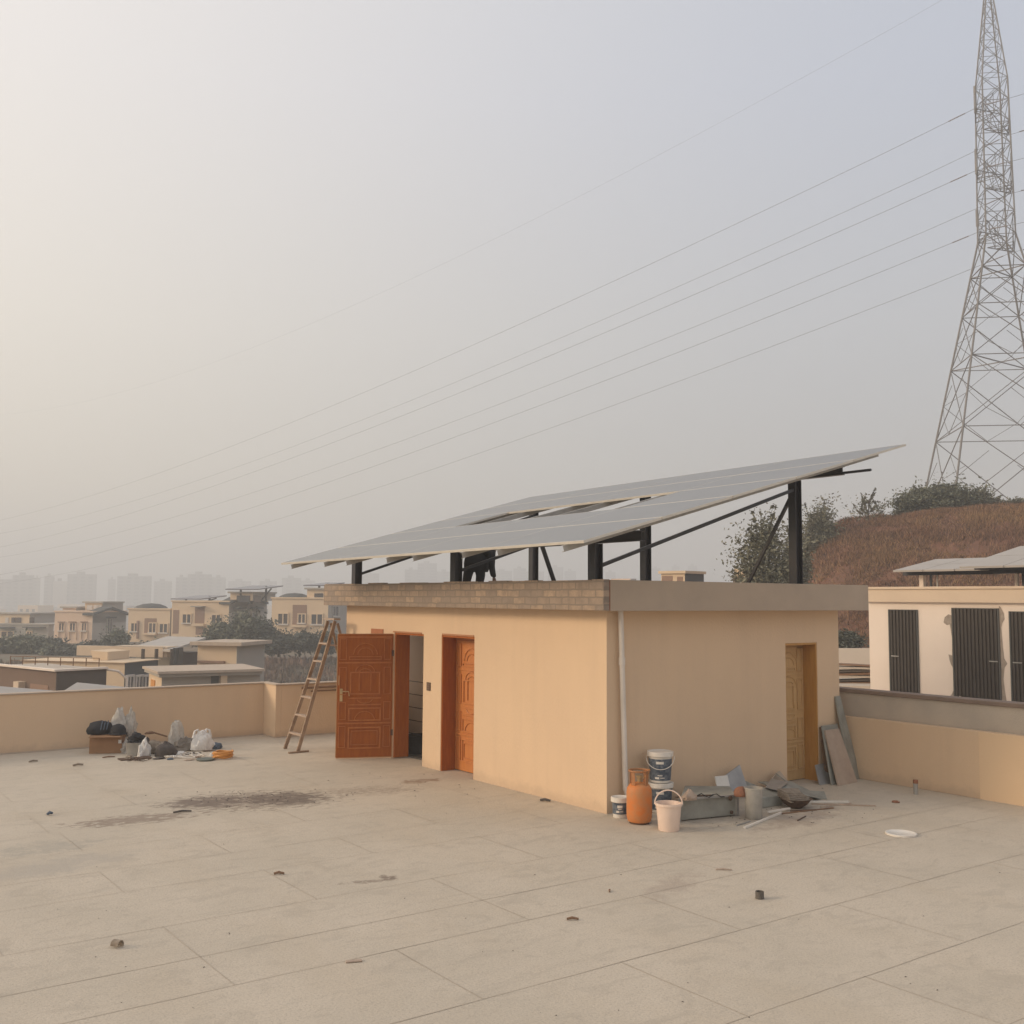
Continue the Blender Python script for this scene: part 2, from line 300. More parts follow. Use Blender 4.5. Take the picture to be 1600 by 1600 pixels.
def tower_material():
    m = bpy.data.materials.new('tower_facade'); m.use_nodes = True; t, b = nodes_of(m); n = lambda k: t.nodes.new(k); l = t.links.new
    b.inputs['Roughness'].default_value = 0.8
    g = n('ShaderNodeNewGeometry'); s = n('ShaderNodeSeparateXYZ'); l(g.outputs['Position'], s.inputs[0])
    ad = n('ShaderNodeMath'); ad.operation = 'ADD'; l(s.outputs['X'], ad.inputs[0]); l(s.outputs['Y'], ad.inputs[1])
    def stripe(src, per, duty):
        mo = n('ShaderNodeMath'); mo.operation = 'PINGPONG'; l(src, mo.inputs[0]); mo.inputs[1].default_value = per
        c = n('ShaderNodeMath'); c.operation = 'LESS_THAN'; l(mo.outputs[0], c.inputs[0]); c.inputs[1].default_value = per * duty; return c.outputs[0]
    mu = n('ShaderNodeMath'); mu.operation = 'MULTIPLY'; l(stripe(ad.outputs[0], 2.3, 0.55), mu.inputs[0]); l(stripe(s.outputs['Z'], 1.6, 0.55), mu.inputs[1])
    mx = n('ShaderNodeMix'); mx.data_type = 'RGBA'; l(mu.outputs[0], mx.inputs[0]); mx.inputs[6].default_value = (0.24, 0.225, 0.21, 1); mx.inputs[7].default_value = (0.07, 0.07, 0.07, 1)
    l(mx.outputs[2], b.inputs['Base Color']); return m
M['tower'] = tower_material()

def hill_material():
    m = bpy.data.materials.new('dry_grass_slope'); m.use_nodes = True; t, b = nodes_of(m); n = lambda k: t.nodes.new(k); l = t.links.new
    b.inputs['Roughness'].default_value = 0.95; b.inputs['Specular IOR Level'].default_value = 0.1
    g = n('ShaderNodeNewGeometry')
    def nz(scale, st=(1, 1, 1), det=6):
        mp = n('ShaderNodeMapping'); mp.inputs['Scale'].default_value = st; l(g.outputs['Position'], mp.inputs[0])
        x = n('ShaderNodeTexNoise'); x.inputs['Scale'].default_value = scale; x.inputs['Detail'].default_value = det; x.inputs['Roughness'].default_value = 0.65; l(mp.outputs[0], x.inputs['Vector']); return x.outputs['Fac']
    r = n('ShaderNodeValToRGB'); e = r.color_ramp.elements
    e[0].position = 0.3; e[0].color = (0.075, 0.055, 0.038, 1); e[1].position = 0.75; e[1].color = (0.20, 0.125, 0.07, 1)
    for p, c in ((0.42, (0.155, 0.082, 0.055)), (0.55, (0.205, 0.105, 0.07)), (0.65, (0.225, 0.125, 0.07))):
        q = e.new(p); q.color = (*c, 1)
    l(nz(0.30, (1, 1, 1.4), 8), r.inputs[0])
    mx = n('ShaderNodeMix'); mx.data_type = 'RGBA'; mr = n('ShaderNodeMapRange'); mr.inputs[1].default_value = 0.5; mr.inputs[2].default_value = 0.7; mr.inputs[4].default_value = 0.75
    l(nz(1.6), mr.inputs[0]); l(mr.outputs[0], mx.inputs[0]); l(r.outputs[0], mx.inputs[6]); mx.inputs[7].default_value = (0.14, 0.085, 0.06, 1)
    l(mx.outputs[2], b.inputs['Base Color']); return m
M['hill'] = hill_material()
M['straw'] = mat('dry_straw', (0.215, 0.122, 0.082), 0.95, (0.33, 0.215, 0.11), 0.22, 0.8, island=0.55, spec=0.05)
M['earth'] = mat('dry_earth', (0.21, 0.155, 0.115), 0.95, (0.13, 0.115, 0.08), 0.06, 0.9)
M['bank'] = mat('bank_grass', (0.24, 0.155, 0.115), 0.95, (0.13, 0.11, 0.08), 0.25, 0.9)

# ---------------------------------------------------------------- mesh builder
class F:                                       # a frame: origin, across (u), out of the face (n), up (z)
    def __init__(s, o, u, n, z=(0, 0, 1)): s.o, s.u, s.n, s.z = V(o), V(u).normalized(), V(n).normalized(), V(z).normalized()
    def __call__(s, u, n, z): return s.o + s.u * u + s.n * n + s.z * z
WORLD = F((0, 0, 0), (1, 0, 0), (0, 1, 0))
class MB:
    def __init__(s): s.v = []; s.f = []; s.smooth = False
    def add(s, vs, fs):
        b = len(s.v); s.v += [V(x) for x in vs]; s.f += [tuple(b + i for i in f) for f in fs]
    def fbox(s, fr, u0, u1, n0, n1, z0, z1):
        vs = [fr(u, n, z) for z in (z0, z1) for n in (n0, n1) for u in (u0, u1)]
        s.add(vs, [(0, 1, 3, 2), (4, 6, 7, 5), (0, 4, 5, 1), (2, 3, 7, 6), (0, 2, 6, 4), (1, 5, 7, 3)]); return s
    def box(s, x0, x1, y0, y1, z0, z1): return s.fbox(WORLD, x0, x1, y0, y1, z0, z1)
    def hexa(s, lo, hi):                         # prism between two quads
        s.add(list(lo) + list(hi), [(3, 2, 1, 0), (4, 5, 6, 7)] + [(i, (i + 1) % 4, 4 + (i + 1) % 4, 4 + i) for i in range(4)]); return s
    def prism(s, pts, d):
        n = len(pts); d = V(d)
        s.add([V(p) for p in pts] + [V(p) + d for p in pts], [tuple(range(n))[::-1], tuple(range(n, 2 * n))] + [(i, (i + 1) % n, n + (i + 1) % n, n + i) for i in range(n)]); return s
    def bar(s, a, b, wd, h=None, up=(0, 0, 1)):
        a, b = V(a), V(b); h = h or wd; d = (b - a).normalized(); up = V(up)
        if abs(d.dot(up)) > 0.98: up = V((1, 0, 0))
        x = d.cross(up).normalized(); z = x.cross(d)
        vs = [p + x * (i * wd / 2) + z * (j * h / 2) for p in (a, b) for i, j in ((-1, -1), (1, -1), (1, 1), (-1, 1))]
        s.add(vs, [(3, 2, 1, 0), (4, 5, 6, 7)] + [(i, (i + 1) % 4, 4 + (i + 1) % 4, 4 + i) for i in range(4)]); return s
    def tube(s, pts, r, n=8, cap=True):
        pts = [V(p) for p in pts]; k = len(pts); rs = r if isinstance(r, (list, tuple)) else [r] * k
        vs = []; px = None
        for i, p in enumerate(pts):
            d = (pts[min(i + 1, k - 1)] - pts[max(i - 1, 0)]).normalized()
            if px is None:
                a = V((0, 0, 1)) if abs(d.z) < 0.9 else V((1, 0, 0)); px = d.cross(a).normalized()
            px = (px - d * px.dot(d)).normalized(); pz = d.cross(px)
            for j in range(n):
                t = 2 * math.pi * j / n; vs.append(p + px * math.cos(t) * rs[i] + pz * math.sin(t) * rs[i])
        fs = [(i * n + j, i * n + (j + 1) % n, (i + 1) * n + (j + 1) % n, (i + 1) * n + j) for i in range(k - 1) for j in range(n)]
        if cap: fs += [tuple(range(n))[::-1], tuple(range((k - 1) * n, k * n))]
        s.add(vs, fs); return s
    def lathe(s, c, prof, n=24, axis=None):       # prof [(r, z)]
        c = V(c); vs = []
        q = V(axis).normalized().to_track_quat('Z', 'Y') if axis else None
        for r, z in prof:
            for j in range(n):
                t = 2 * math.pi * j / n; p = V((r * math.cos(t), r * math.sin(t), z)); vs.append(c + (q @ p if q else p))
        k = len(prof); fs = [(i * n + j, i * n + (j + 1) % n, (i + 1) * n + (j + 1) % n, (i + 1) * n + j) for i in range(k - 1) for j in range(n)]
        if prof[0][0] > 1e-6 : fs.append(tuple(range(n))[::-1])
        s.add(vs, fs); s.smooth = True; return s
    def blob(s, c, size, seed=0, amp=0.25, f=2.0, sub=3, flat=0.35, pinch=0.0, lean=(0, 0)):
        bm = bmesh.new(); bmesh.ops.create_icosphere(bm, subdivisions=sub, radius=1)
        c = V(c); sx, sy, sz = size
        for v in bm.verts:
            d = v.co.copy(); k = 1 + amp * noise.fractal(d * f + V((seed * 3.1, seed, 0)), 0.8, 2.1, 4)
            p = d * k
            if p.z < -flat: p.z = -flat - (p.z + flat) * 0.05
            h = (p.z + flat) / (1 + flat)
            pi = 1 - pinch * max(0, h) ** 1.5
            v.co = V((c.x + p.x * sx * pi + lean[0] * h, c.y + p.y * sy * pi + lean[1] * h, c.z + (p.z + flat) / (1 + flat) * sz))
        b = len(s.v); s.v += [v.co.copy() for v in bm.verts]; s.f += [tuple(b + v.index for v in f_.verts) for f_ in bm.faces]; bm.free(); s.smooth = True; return s
    def build(s, name, m, parent=None, origin=None, smooth=None, bevel=0.0):
        me = bpy.data.meshes.new(name); o = bpy.data.objects.new(name, me); col.objects.link(o)
        if parent is not None:
            off = WL.get(parent.name, V((0, 0, 0))); o.parent = parent; WL[o.name] = off
        else:
            if origin is None:
                xs = [p.x for p in s.v]; ys = [p.y for p in s.v]; zs = [p.z for p in s.v]
                origin = V(((min(xs) + max(xs)) / 2, (min(ys) + max(ys)) / 2, min(zs)))
            off = V(origin); o.location = off; WL[o.name] = off
        me.from_pydata([tuple(p - off) for p in s.v], [], s.f); me.validate(); me.update()
        me.materials.append(M[m] if isinstance(m, str) else m)
        if len(s.f) < 12000 and m not in ('leaf', 'leaf_dry', 'leaf_dark'):
            bm = bmesh.new(); bm.from_mesh(me); bmesh.ops.recalc_face_normals(bm, faces=bm.faces); bm.to_mesh(me); bm.free()
        if s.smooth if smooth is None else smooth:
            for p in me.polygons: p.use_smooth = True
            try: me.set_sharp_from_angle(angle=rad(40))
            except Exception: pass
        if bevel:
            md = o.modifiers.new('bevel', 'BEVEL'); md.width = bevel; md.segments = 2; md.limit_method = 'ANGLE'
        return o
WL = {}
def tag(o, label=None, cat=None, group=None, kind=None):
    for k, x in (('label', label), ('category', cat), ('group', group), ('kind', kind)):
        if x: o[k] = x
    return o
def thing(name, loc, label, cat, group=None):
    o = bpy.data.objects.new(name, None); col.objects.link(o); o.location = V(loc); o.empty_display_size = 0.3; WL[o.name] = V(loc)
    return tag(o, label, cat, group)
def boxpart(name, m, parent, *b, bevel=0.0): return MB().box(*b).build(name, m, parent, bevel=bevel)

# ---------------------------------------------------------------- ground and hill
def sstep(a, b, x):
    t = max(0, min(1, (x - a) / (b - a))); return t * t * (3 - 2 * t)
def ground_z(x, y):
    r = math.hypot(x - CO.x, y - CO.y)
    z = -7.0 + 3.8 * sstep(84, 101, r) - 12 * sstep(190, 360, r)
    return z + 0.25 * noise.noise(V((x * 0.05, y * 0.05, 0))) * min(1, r / 40)
def polar_sheet(az0, az1, na, radii, zf):
    mb = MB(); vs = []
    for r in radii:
        for i in range(na + 1):
            a = az0 + (az1 - az0) * i / na; x, y = CO.x + r * math.cos(a), CO.y + r * math.sin(a); vs.append(V((x, y, zf(x, y, r, a))))
    k = na + 1
    mb.add(vs, [(i * k + j, (i + 1) * k + j, (i + 1) * k + j + 1, i * k + j + 1) for i in range(len(radii) - 1) for j in range(na)]); return mb
gr = polar_sheet(0, 2 * math.pi, 120, [0.5, 15, 30, 50, 70, 80, 84, 88, 92, 96, 101, 110, 130, 150, 170, 190, 230, 270, 310, 360, 500, 800, 1300, 2200, 4000, 8000], lambda x, y, r, a: ground_z(x, y))
tag(gr.build('ground', 'earth', origin=(0, 0, -7), smooth=True), kind='structure')
def azpx(px): r = ray(px, 937); return math.atan2(r.y, r.x)
RIDGE = [(1190, 930), (1225, 915), (1245, 900), (1262, 858), (1285, 834), (1320, 818), (1345, 811), (1400, 810), (1440, 802), (1500, 797), (1600, 792), (1800, 790), (2400, 800)]
def ridge_z(a):
    ang = [(azpx(p), q, p) for p, q in RIDGE]       # azimuth decreases with px
    for (a0, q0, p0), (a1, q1, p1) in zip(ang, ang[1:]):
        if a1 <= a <= a0:
            t = (a0 - a) / (a0 - a1); q = q0 + (q1 - q0) * t; p = p0 + (p1 - p0) * t
            r = ray(p, q); return CO.z + r.z * 62 / math.hypot(r.x, r.y)
    return -7 if a > ang[0][0] else 8.5
def hill_z(x, y, r, a):
    rz = ridge_z(a)
    t = sstep(33, 62, r); base = -6.6
    z = base + (rz - base) * t + (0.6 * (r - 62) / 40 if r > 62 else 0)
    n1 = noise.fractal(V((x * 0.12, y * 0.12, 3)), 0.8, 2.1, 5)
    z += 0.9 * n1 * math.sin(math.pi * min(1, t)) + 0.12 * noise.fractal(V((x * 0.5, y * 0.5, 9)), 0.8, 2.1, 3)
    z -= 14 * sstep(150, 230, r)
    if a > azpx(1225): z -= 3 * sstep(azpx(1225), azpx(1190), a)
    return z
hl = polar_sheet(azpx(2300), azpx(1192), 150, [28 + 1.0 * i for i in range(48)] + [78, 84, 92, 100, 112, 130, 150, 180, 230], hill_z)
hill = tag(hl.build('hill', 'hill', origin=(40, 30, -7), smooth=True), kind='structure')
# dry grass standing all over the slope, beyond counting
gs = MB()
for i in range(110000):
    a = U(azpx(1640), azpx(1215)); r = 36 + 30 * R() ** 0.8
    x, y = CO.x + r * math.cos(a), CO.y + r * math.sin(a)
    if noise.noise(V((x * 0.35, y * 0.35, 5))) < -0.55 + 0.3 * R(): continue
    z = hill_z(x, y, r, a) - 0.03; h = U(0.10, 0.30) * (1.0 + 0.9 * noise.noise(V((x * 0.6, y * 0.6, 1)))); t = U(0, 6.28); dx, dy = math.cos(t) * 0.022, math.sin(t) * 0.022
    lx, ly = U(-.2, .2), U(-.2, .2)
    gs.add([(x - dx, y - dy, z), (x + dx, y + dy, z), (x + lx, y + ly, z + h)], [(0, 1, 2)])
tag(gs.build('dry_grass', 'straw', origin=(40, 30, -7)), 'reddish dry grass covering the hill slope', 'grass', kind='stuff')
# bank of dry grass below the far hedge
bk = MB()
for i in range(9000):
    a = U(azpx(560), azpx(-60)); r = U(84, 101); x, y = CO.x + r * math.cos(a), CO.y + r * math.sin(a)
    z = ground_z(x, y) - 0.03; h = U(0.25, 0.6); t = U(0, 6.28); dx, dy = math.cos(t) * 0.14, math.sin(t) * 0.14
    bk.add([(x - dx, y - dy, z), (x + dx, y + dy, z), (x + U(-.2, .2), y, z + h)], [(0, 1, 2)])
tag(bk.build('bank_grass', 'bank', origin=(0, 70, -7)), 'brown scrub growing on the bank below the far houses', 'grass', kind='stuff')

# ---------------------------------------------------------------- our terrace
FL = (-16, 5.02, -22, 9.9)
tb = thing('terrace_building', (0, 0, -7), 'flat roofed building under the open concrete terrace in front', 'building')
MB().box(-16, 5.02, -22, 9.62, -7.2, -0.06).build('lower_storey', 'cream', tb)
fl = MB().box(-16, 5.0, -22, 9.6, -0.06, 0.0).build('terrace_floor', 'floor', origin=(0, 0, -0.06)); tag(fl, kind='structure')
jt = MB()
def jline(x0, y0, x1, y1, wd=0.011):
    n = max(2, int(max(abs(x1 - x0), abs(y1 - y0)) / 0.35)); vs = []
    for i in range(n + 1):
        t = i / n; x, y = x0 + (x1 - x0) * t, y0 + (y1 - y0) * t; o = 0.009 * noise.noise(V((x * 1.3, y * 1.3, 2)))
        ww = wd * (0.6 + 0.7 * abs(noise.noise(V((x * 2.1, y * 2.1, 8)))))
        if abs(x1 - x0) > abs(y1 - y0): vs += [(x, y + o - ww / 2, 0.003), (x, y + o + ww / 2, 0.003)]
        else: vs += [(x + o + ww / 2, y, 0.003), (x + o - ww / 2, y, 0.003)]
    jt.add(vs, [(2 * i, 2 * i + 2, 2 * i + 3, 2 * i + 1) for i in range(n)])
rows = [-7.5, -6.35, -5.30, -4.07, -2.87, -2.17, -1.30, -0.10, 0.75, 1.75, 2.80, 3.9, 5.0, 6.1, 7.2, 8.3]
for i, y in enumerate(rows):
    x1 = 4.9 if y < -0.3 else -0.05
    a = -0.02 if y < -1 else 0
    jline(-12, y, x1, y + a, 0.008 if y < -2 else 0.006)
xs0 = {-7.5: -0.9, -6.35: -2.2, -5.30: -3.445, -4.07: -2.15 - 2.57, -2.87: -3.36, -1.30: -2.03, -0.10: -3.33, 0.75: -2.04, 1.75: -3.3, 2.8: -2.0}
for i in range(len(rows) - 1):
    y0, y1 = rows[i], rows[i + 1]
    b = {-5.30: -3.445, -4.07: -4.69, -2.87: -3.4, -2.17: -3.4, -6.35: -2.2, -1.30: -4.6, -0.10: -5.95, 0.75: -4.61, 1.75: -5.87}.get(y0, -3.4 + (1.28 if i % 2 else 0))
    for k in range(-3, 5):
        x = b + 2.57 * k
        if x < -11 or x > 4.8 or (y1 > 0 and x > -0.1): continue
        jline(x, y0, x, y1, 0.008)
jt.build('expansion_joint', 'joint', fl)

# parapet on the far left, with the step towards the room
pw = thing('parapet_wall', (-4, 9.6, 0), 'long low cream parapet along the far left edge of the terrace', 'parapet')
MB().box(-16, -0.62, 9.53, 9.68, 0, 1.0).build('wall', 'cream', pw, bevel=0.008)
MB().box(-0.62, -0.50, 8.95, 9.68, 0, 1.0).box(-0.502, 3.2, 8.95, 9.10, 0, 0.998).build('stepped_wall', 'cream', pw, bevel=0.008)
MB().box(-16, -0.63, 9.51, 9.70, 1.001, 1.022).box(-0.64, -0.48, 8.93, 9.70, 1.003, 1.024).box(-0.478, 3.2, 8.93, 9.12, 1.001, 1.022).build('coping', 'coping', pw)
MB().box(-16, -0.64, 9.50, 9.528, 0.001, 0.02).box(-0.645, -0.622, 8.93, 9.5, 0.001, 0.02).box(-0.64, 3.0, 8.92, 8.948, 0.001, 0.02).build('skirting', 'coping', pw)
MB().tube([(-0.1, 8.90, 0.93), (2.9, 8.90, 0.93)], 0.02).tube([(0.1, 8.91, 0.86), (2.9, 8.91, 0.86)], 0.012).build('water_pipe', 'wood', pw)
# right parapet
pr = thing('parapet_wall', (4.98, -6, 0), 'cream parapet right of the rooftop room, standing before the white house', 'parapet')
MB().box(4.92, 5.05, -22, 8.9, 0, 0.918).build('wall', 'cream', pr, bevel=0.006)
MB().box(4.912, 4.9195, -9, -2.15, 0.0, 0.912).build('paler_stretch', mat('paler_cream', (0.74, 0.54, 0.35), 0.8, (0.72, 0.53, 0.345), 1.5, 0.6, 0.15, 45), pr)  # near stretch of this parapet in a slightly paler cream
nw = thing('boundary_wall', (5.2, -6, -7), 'raw grey cement wall with a coping, just behind the right parapet', 'wall')
MB().box(5.06, 5.26, -22, 8.9, -7, 1.27).build('wall', 'cement', nw)
MB().box(5.03, 5.29, -22, 8.9, 1.273, 1.335).build('coping', mat('brown_cement', (0.26, 0.19, 0.15), 0.9, (0.2, 0.15, 0.12), 3, 0.8, 0.3, 40), nw, bevel=0.01)

# ---------------------------------------------------------------- rooftop room
rm = thing('rooftop_room', (2.4, 3.6, 0), 'cream flat roofed room with carved wooden doors on the terrace', 'room')
BX, BY, WH = 4.762, 7.25, 2.57
T = 0.30
wl = MB()
wl.box(0, T, 0, 3.02, 0, WH).box(0, T, 3.95, 4.50, 0, WH).box(0, T, 5.46, BY, 0, WH)
wl.box(0, T, 3.02, 3.95, 2.12, WH).box(0, T, 4.50, 5.46, 2.115, WH)
wl.box(T, 3.50, 0, T, 0, WH).box(4.235, BX, 0, T, 0, WH).box(3.50, 4.235, 0, T, 2.07, WH)
wl.box(BX - 0.2, BX, T, BY, 0, WH).box(0.98, BX - 0.2, BY - 0.2, BY, 0, WH).box(T, 0.98, BY - 0.2, BY, 0, 1.0).box(T, 0.98, BY - 0.2, BY, 2.35, WH)  # opening in the unseen back wall, added to let daylight into the room
wl.build('wall', 'cream', rm)
MB().box(T, 3.2, 4.05, 4.2, 0, WH - 0.01).box(0.98, 1.08, 4.2, 7.04, 0, WH - 0.01).build('inner_wall', 'tiles', rm)
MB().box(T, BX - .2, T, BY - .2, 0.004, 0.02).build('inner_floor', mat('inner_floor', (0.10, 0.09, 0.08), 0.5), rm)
MB().box(T, BX - .2, T, BY - .2, WH - 0.012, WH - 0.002).build('ceiling', 'cream_in', rm)
rs = MB().box(-0.21, 5.04, -0.21, 7.48, WH + 0.002, 2.80).build('roof_slab', 'plaster', rm)
MB().box(-0.312, -0.211, -0.30, 7.58, 2.562, 2.935).box(-0.211, 5.128, 7.482, 7.58, 2.562, 2.935).build('block_fascia', 'blocks', rm, bevel=0.004)
MB().box(-0.205, 5.13, -0.30, -0.212, 2.556, 2.946).box(5.042, 5.13, -0.212, 7.48, 2.556, 2.946).build('plaster_fascia', 'plaster', rm, bevel=0.006)
MB().box(-0.216, -0.206, -0.306, -0.2995, 2.56, 2.937).build('joint_line', 'clay', rm)
tops = MB()
yy = -0.3
while yy < 7.5:
    l_ = U(0.25, 0.6); tops.box(-0.305, -0.218, yy, min(7.56, yy + l_ - 0.02), 2.936, 2.936 + U(0.004, 0.022)); yy += l_
tops.build('loose_mortar', 'blocks', rm)
# lintel-high smear line and window-free faces; drain pipe
dp = MB().tube([(0.175, -0.075, 2.56), (0.20, -0.07, 1.9), (0.255, -0.07, 0.30), (0.27, -0.11, 0.20), (0.30, -0.16, 0.14)], 0.036, 12)
dp.smooth = True
dpo = dp.build('drainpipe', 'pvc', rm, smooth=True)
MB().lathe((0.199, -0.07, 1.86), [(0.043, 0), (0.043, 0.10)], 14).build('pipe_collar', 'pvc', dpo)
MB().fbox(F((0, 4.32, 1.22), (0, 1, 0), (-1, 0, 0)), -0.055, 0.055, 0.0, 0.012, 0, 0.13).build('switch_box', 'rust', rm)
sw = MB()
for a in range(2):
    for b_ in range(3): sw.fbox(F((0, 4.32, 1.22), (0, 1, 0), (-1, 0, 0)), -0.042 + a * 0.044, -0.006 + a * 0.044, 0.012, 0.017, 0.012 + b_ * 0.04, 0.04 + b_ * 0.04)
sw.build('switch', 'brownwall', bpy.data.objects['switch_box'])
MB().box(-0.012, -0.001, 5.85, 6.28, 2.03, 2.16).build('mortar_patch', mat('red_mortar', (0.42, 0.17, 0.085), 0.9), rm)
MB().box(-0.01, -0.001, 4.56, 5.5, 2.118, 2.14).box(-0.01, -0.001, 3.03, 3.93, 2.123, 2.145).build('lintel_edge', mat('red_mortar2', (0.46, 0.22, 0.11), 0.9), rm)

def carved(fr, W, H, parent, m, depth=0.017, mirror=False):
    """raised mouldings of a carved panel door on the face n=0 of frame fr"""
    mb = MB()
    def rect(u0, u1, z0, z1, t=0.022):
        mb.fbox(fr, u0, u1, 0, depth, z0, z0 + t).fbox(fr, u0, u1, 0, depth, z1 - t, z1).fbox(fr, u0, u0 + t, 0, depth, z0 + t, z1 - t).fbox(fr, u1 - t, u1, 0, depth, z0 + t, z1 - t)
    def arc(cu, cz, ru, rz, a0, a1, t=0.02, n=12):
        pts = [fr(cu + ru * math.cos(a0 + (a1 - a0) * i / n), depth * 0.35, cz + rz * math.sin(a0 + (a1 - a0) * i / n)) for i in range(n + 1)]
        mb.tube(pts, t * 0.42, 6)
    pi = math.pi; c = W / 2
    for u0, u1 in ((0.04, 0.16), (W - 0.16, W - 0.04)):
        for z0, z1 in ((0.16, 0.52), (0.62, 0.92), (1.04, 1.5), (1.62, 1.98)): rect(u0, u1, z0, z1, 0.012)
    rect(0.20, W - 0.20, 0.14, 0.50); rect(0.25, W - 0.25, 0.20, 0.44, 0.012)
    mb.fbox(fr, 0.03, W - 0.03, 0, depth, 0.55, 0.575)
    rect(0.20, W - 0.20, 0.60, 0.82)
    arc(c, 0.60, 0.17, 0.16, 0.1, pi - 0.1); mb.fbox(fr, 0.2, W - 0.2, 0, depth, 0.86, 0.88).fbox(fr, 0.2, W - 0.2, 0, depth, 0.97, 0.99); arc(c, 0.975, 0.13, 0.08, pi + .2, 2 * pi - .2)
    rect(0.22, W - 0.22, 1.04, 1.42); arc(c, 1.42, 0.16, 0.12, 0, pi); arc(c, 1.40, 0.105, 0.07, 0, pi)
    mb.fbox(fr, c - 0.105, c - 0.09, 0, depth, 1.10, 1.40).fbox(fr, c + 0.09, c + 0.105, 0, depth, 1.10, 1.40)
    mb.fbox(fr, 0.03, W - 0.03, 0, depth, 1.56, 1.585)
    rect(0.20, W - 0.20, 1.62, 1.68, 0.014); arc(c, 1.70, 0.20, 0.20, 0.05, pi - 0.05); arc(c, 1.70, 0.13, 0.12, 0.05, pi - 0.05)
    mb.fbox(fr, 0.03, W - 0.03, 0, depth, H - 0.06, H - 0.035)
    return mb.build('carving', m, parent)
# open door, hinged on the far jamb
hng = V((-0.004, 5.475, 0.035)); tip = V((-0.87, 5.86, 0.035)); uu = (hng - tip).normalized(); nn_ = V((uu.y, -uu.x, 0))
if nn_.y > 0: nn_ = -nn_
fo = F(tip, uu, nn_); W1 = (hng - tip).length; H1 = 2.05
od = MB().fbox(fo, 0.012, W1 - 0.012, -0.036, -0.001, 0, H1).build('open_door', 'door', rm); od['label'] = 'carved red brown door standing open towards the parapet'
MB().fbox(fo, 0, 0.0118, -0.04, 0.0, 0, H1).fbox(fo, W1 - 0.0118, W1, -0.04, 0.0, 0, H1).fbox(fo, 0.012, W1 - 0.012, -0.038, 0.002, -0.014, -0.0005).fbox(fo, 0.012, W1 - 0.012, -0.038, 0.0, H1 + .0005, H1 + 0.01).build('edge_trim', 'door_edge', od)
carved(fo, W1, H1, od, 'door_worn')
hd = MB().fbox(fo, 0.055, 0.10, 0.001, 0.007, 0.93, 1.14).tube([fo(0.08, 0.004, 1.1), fo(0.08, 0.055, 1.1), fo(0.2, 0.055, 1.095), fo(0.21, 0.05, 1.02)], 0.009, 8).build('handle', 'brass', od)
MB().fbox(fo, 0.03, 0.045, 0.001, 0.012, 1.20, 1.36).build('bolt', 'brass', od)
for z in (0.35, 1.68): MB().fbox(fo, W1 - 0.03, W1 + 0.03, -0.012, 0.006, z, z + 0.10).build('hinge', 'rust', od)
# door frames
MB().box(0.012, 0.285, 5.425, 5.459, 0.02, 2.114).box(0.012, 0.285, 4.501, 4.512, 0.02, 2.114).box(0.012, 0.285, 4.5125, 5.424, 2.085, 2.114).build('door_frame', 'door', rm)
MB().box(0.008, 0.30, 3.925, 3.949, 0.0, 2.119).box(0.008, 0.30, 3.021, 3.035, 0.0, 2.119).box(0.008, 0.30, 3.036, 3.924, 2.09, 2.119).build('door_frame', 'door', rm)
cd = MB().box(0.262, 0.298, 3.037, 3.923, 0.012, 2.088).build('closed_door', mat('orange_wood', (0.56, 0.21, 0.055), 0.42, (0.48, 0.165, 0.042), 5, 0.8, 0.06, 60, stretch=(6, 6, 0.7), spec=0.5), rm); cd['label'] = 'orange brown carved door set in its recess'
fc = F((0.2615, 3.923, 0.012), (0, -1, 0), (-1, 0, 0)); carved(fc, 0.885, 2.06, cd, cd.data.materials[0])
MB().fbox(fc, 0.81, 0.85, 0.001, 0.007, 0.92, 1.13).tube([fc(0.83, 0.004, 1.08), fc(0.83, 0.05, 1.08), fc(0.72, 0.05, 1.075)], 0.009).build('handle', 'brass', cd)
# right hand door
MB().box(4.212, 4.234, 0.008, 0.26, 0.0, 2.068).box(3.501, 3.515, 0.008, 0.26, 0.0, 2.068).box(3.516, 4.211, 0.008, 0.26, 2.04, 2.068).build('door_frame', 'door2', rm)
rd = MB().box(3.517, 4.210, 0.245, 0.28, 0.012, 2.038).build('closed_door', mat('pale_wood', (0.58, 0.37, 0.17), 0.5, (0.51, 0.32, 0.14), 5, 0.8, 0.05, 60, stretch=(6, 6, 0.7)), rm); rd['label'] = 'narrow pale carved door on the shaded side'
fd = F((3.517, 0.2445, 0.012), (1, 0, 0), (0, -1, 0)); carved(fd, 0.692, 2.02, rd, rd.data.materials[0])
MB().fbox(fd, 0.05, 0.085, 0.001, 0.007, 0.92, 1.1).tube([fd(0.068, 0.004, 1.06), fd(0.068, 0.05, 1.06), fd(0.17, 0.05, 1.055)], 0.008).build('handle', 'brass', rd)
# tub inside the open doorway
tbp = V((0.64, 5.62, 0.021))
tb_ = MB().lathe(tbp, [(0.0, 0.0), (0.20, 0.0), (0.24, 0.30), (0.25, 0.31), (0.23, 0.31), (0.19, 0.02), (0, 0.02)], 24).build('plastic_tub', 'black', origin=tbp); tag(tb_, 'black tub on the floor inside the open doorway', 'tub')

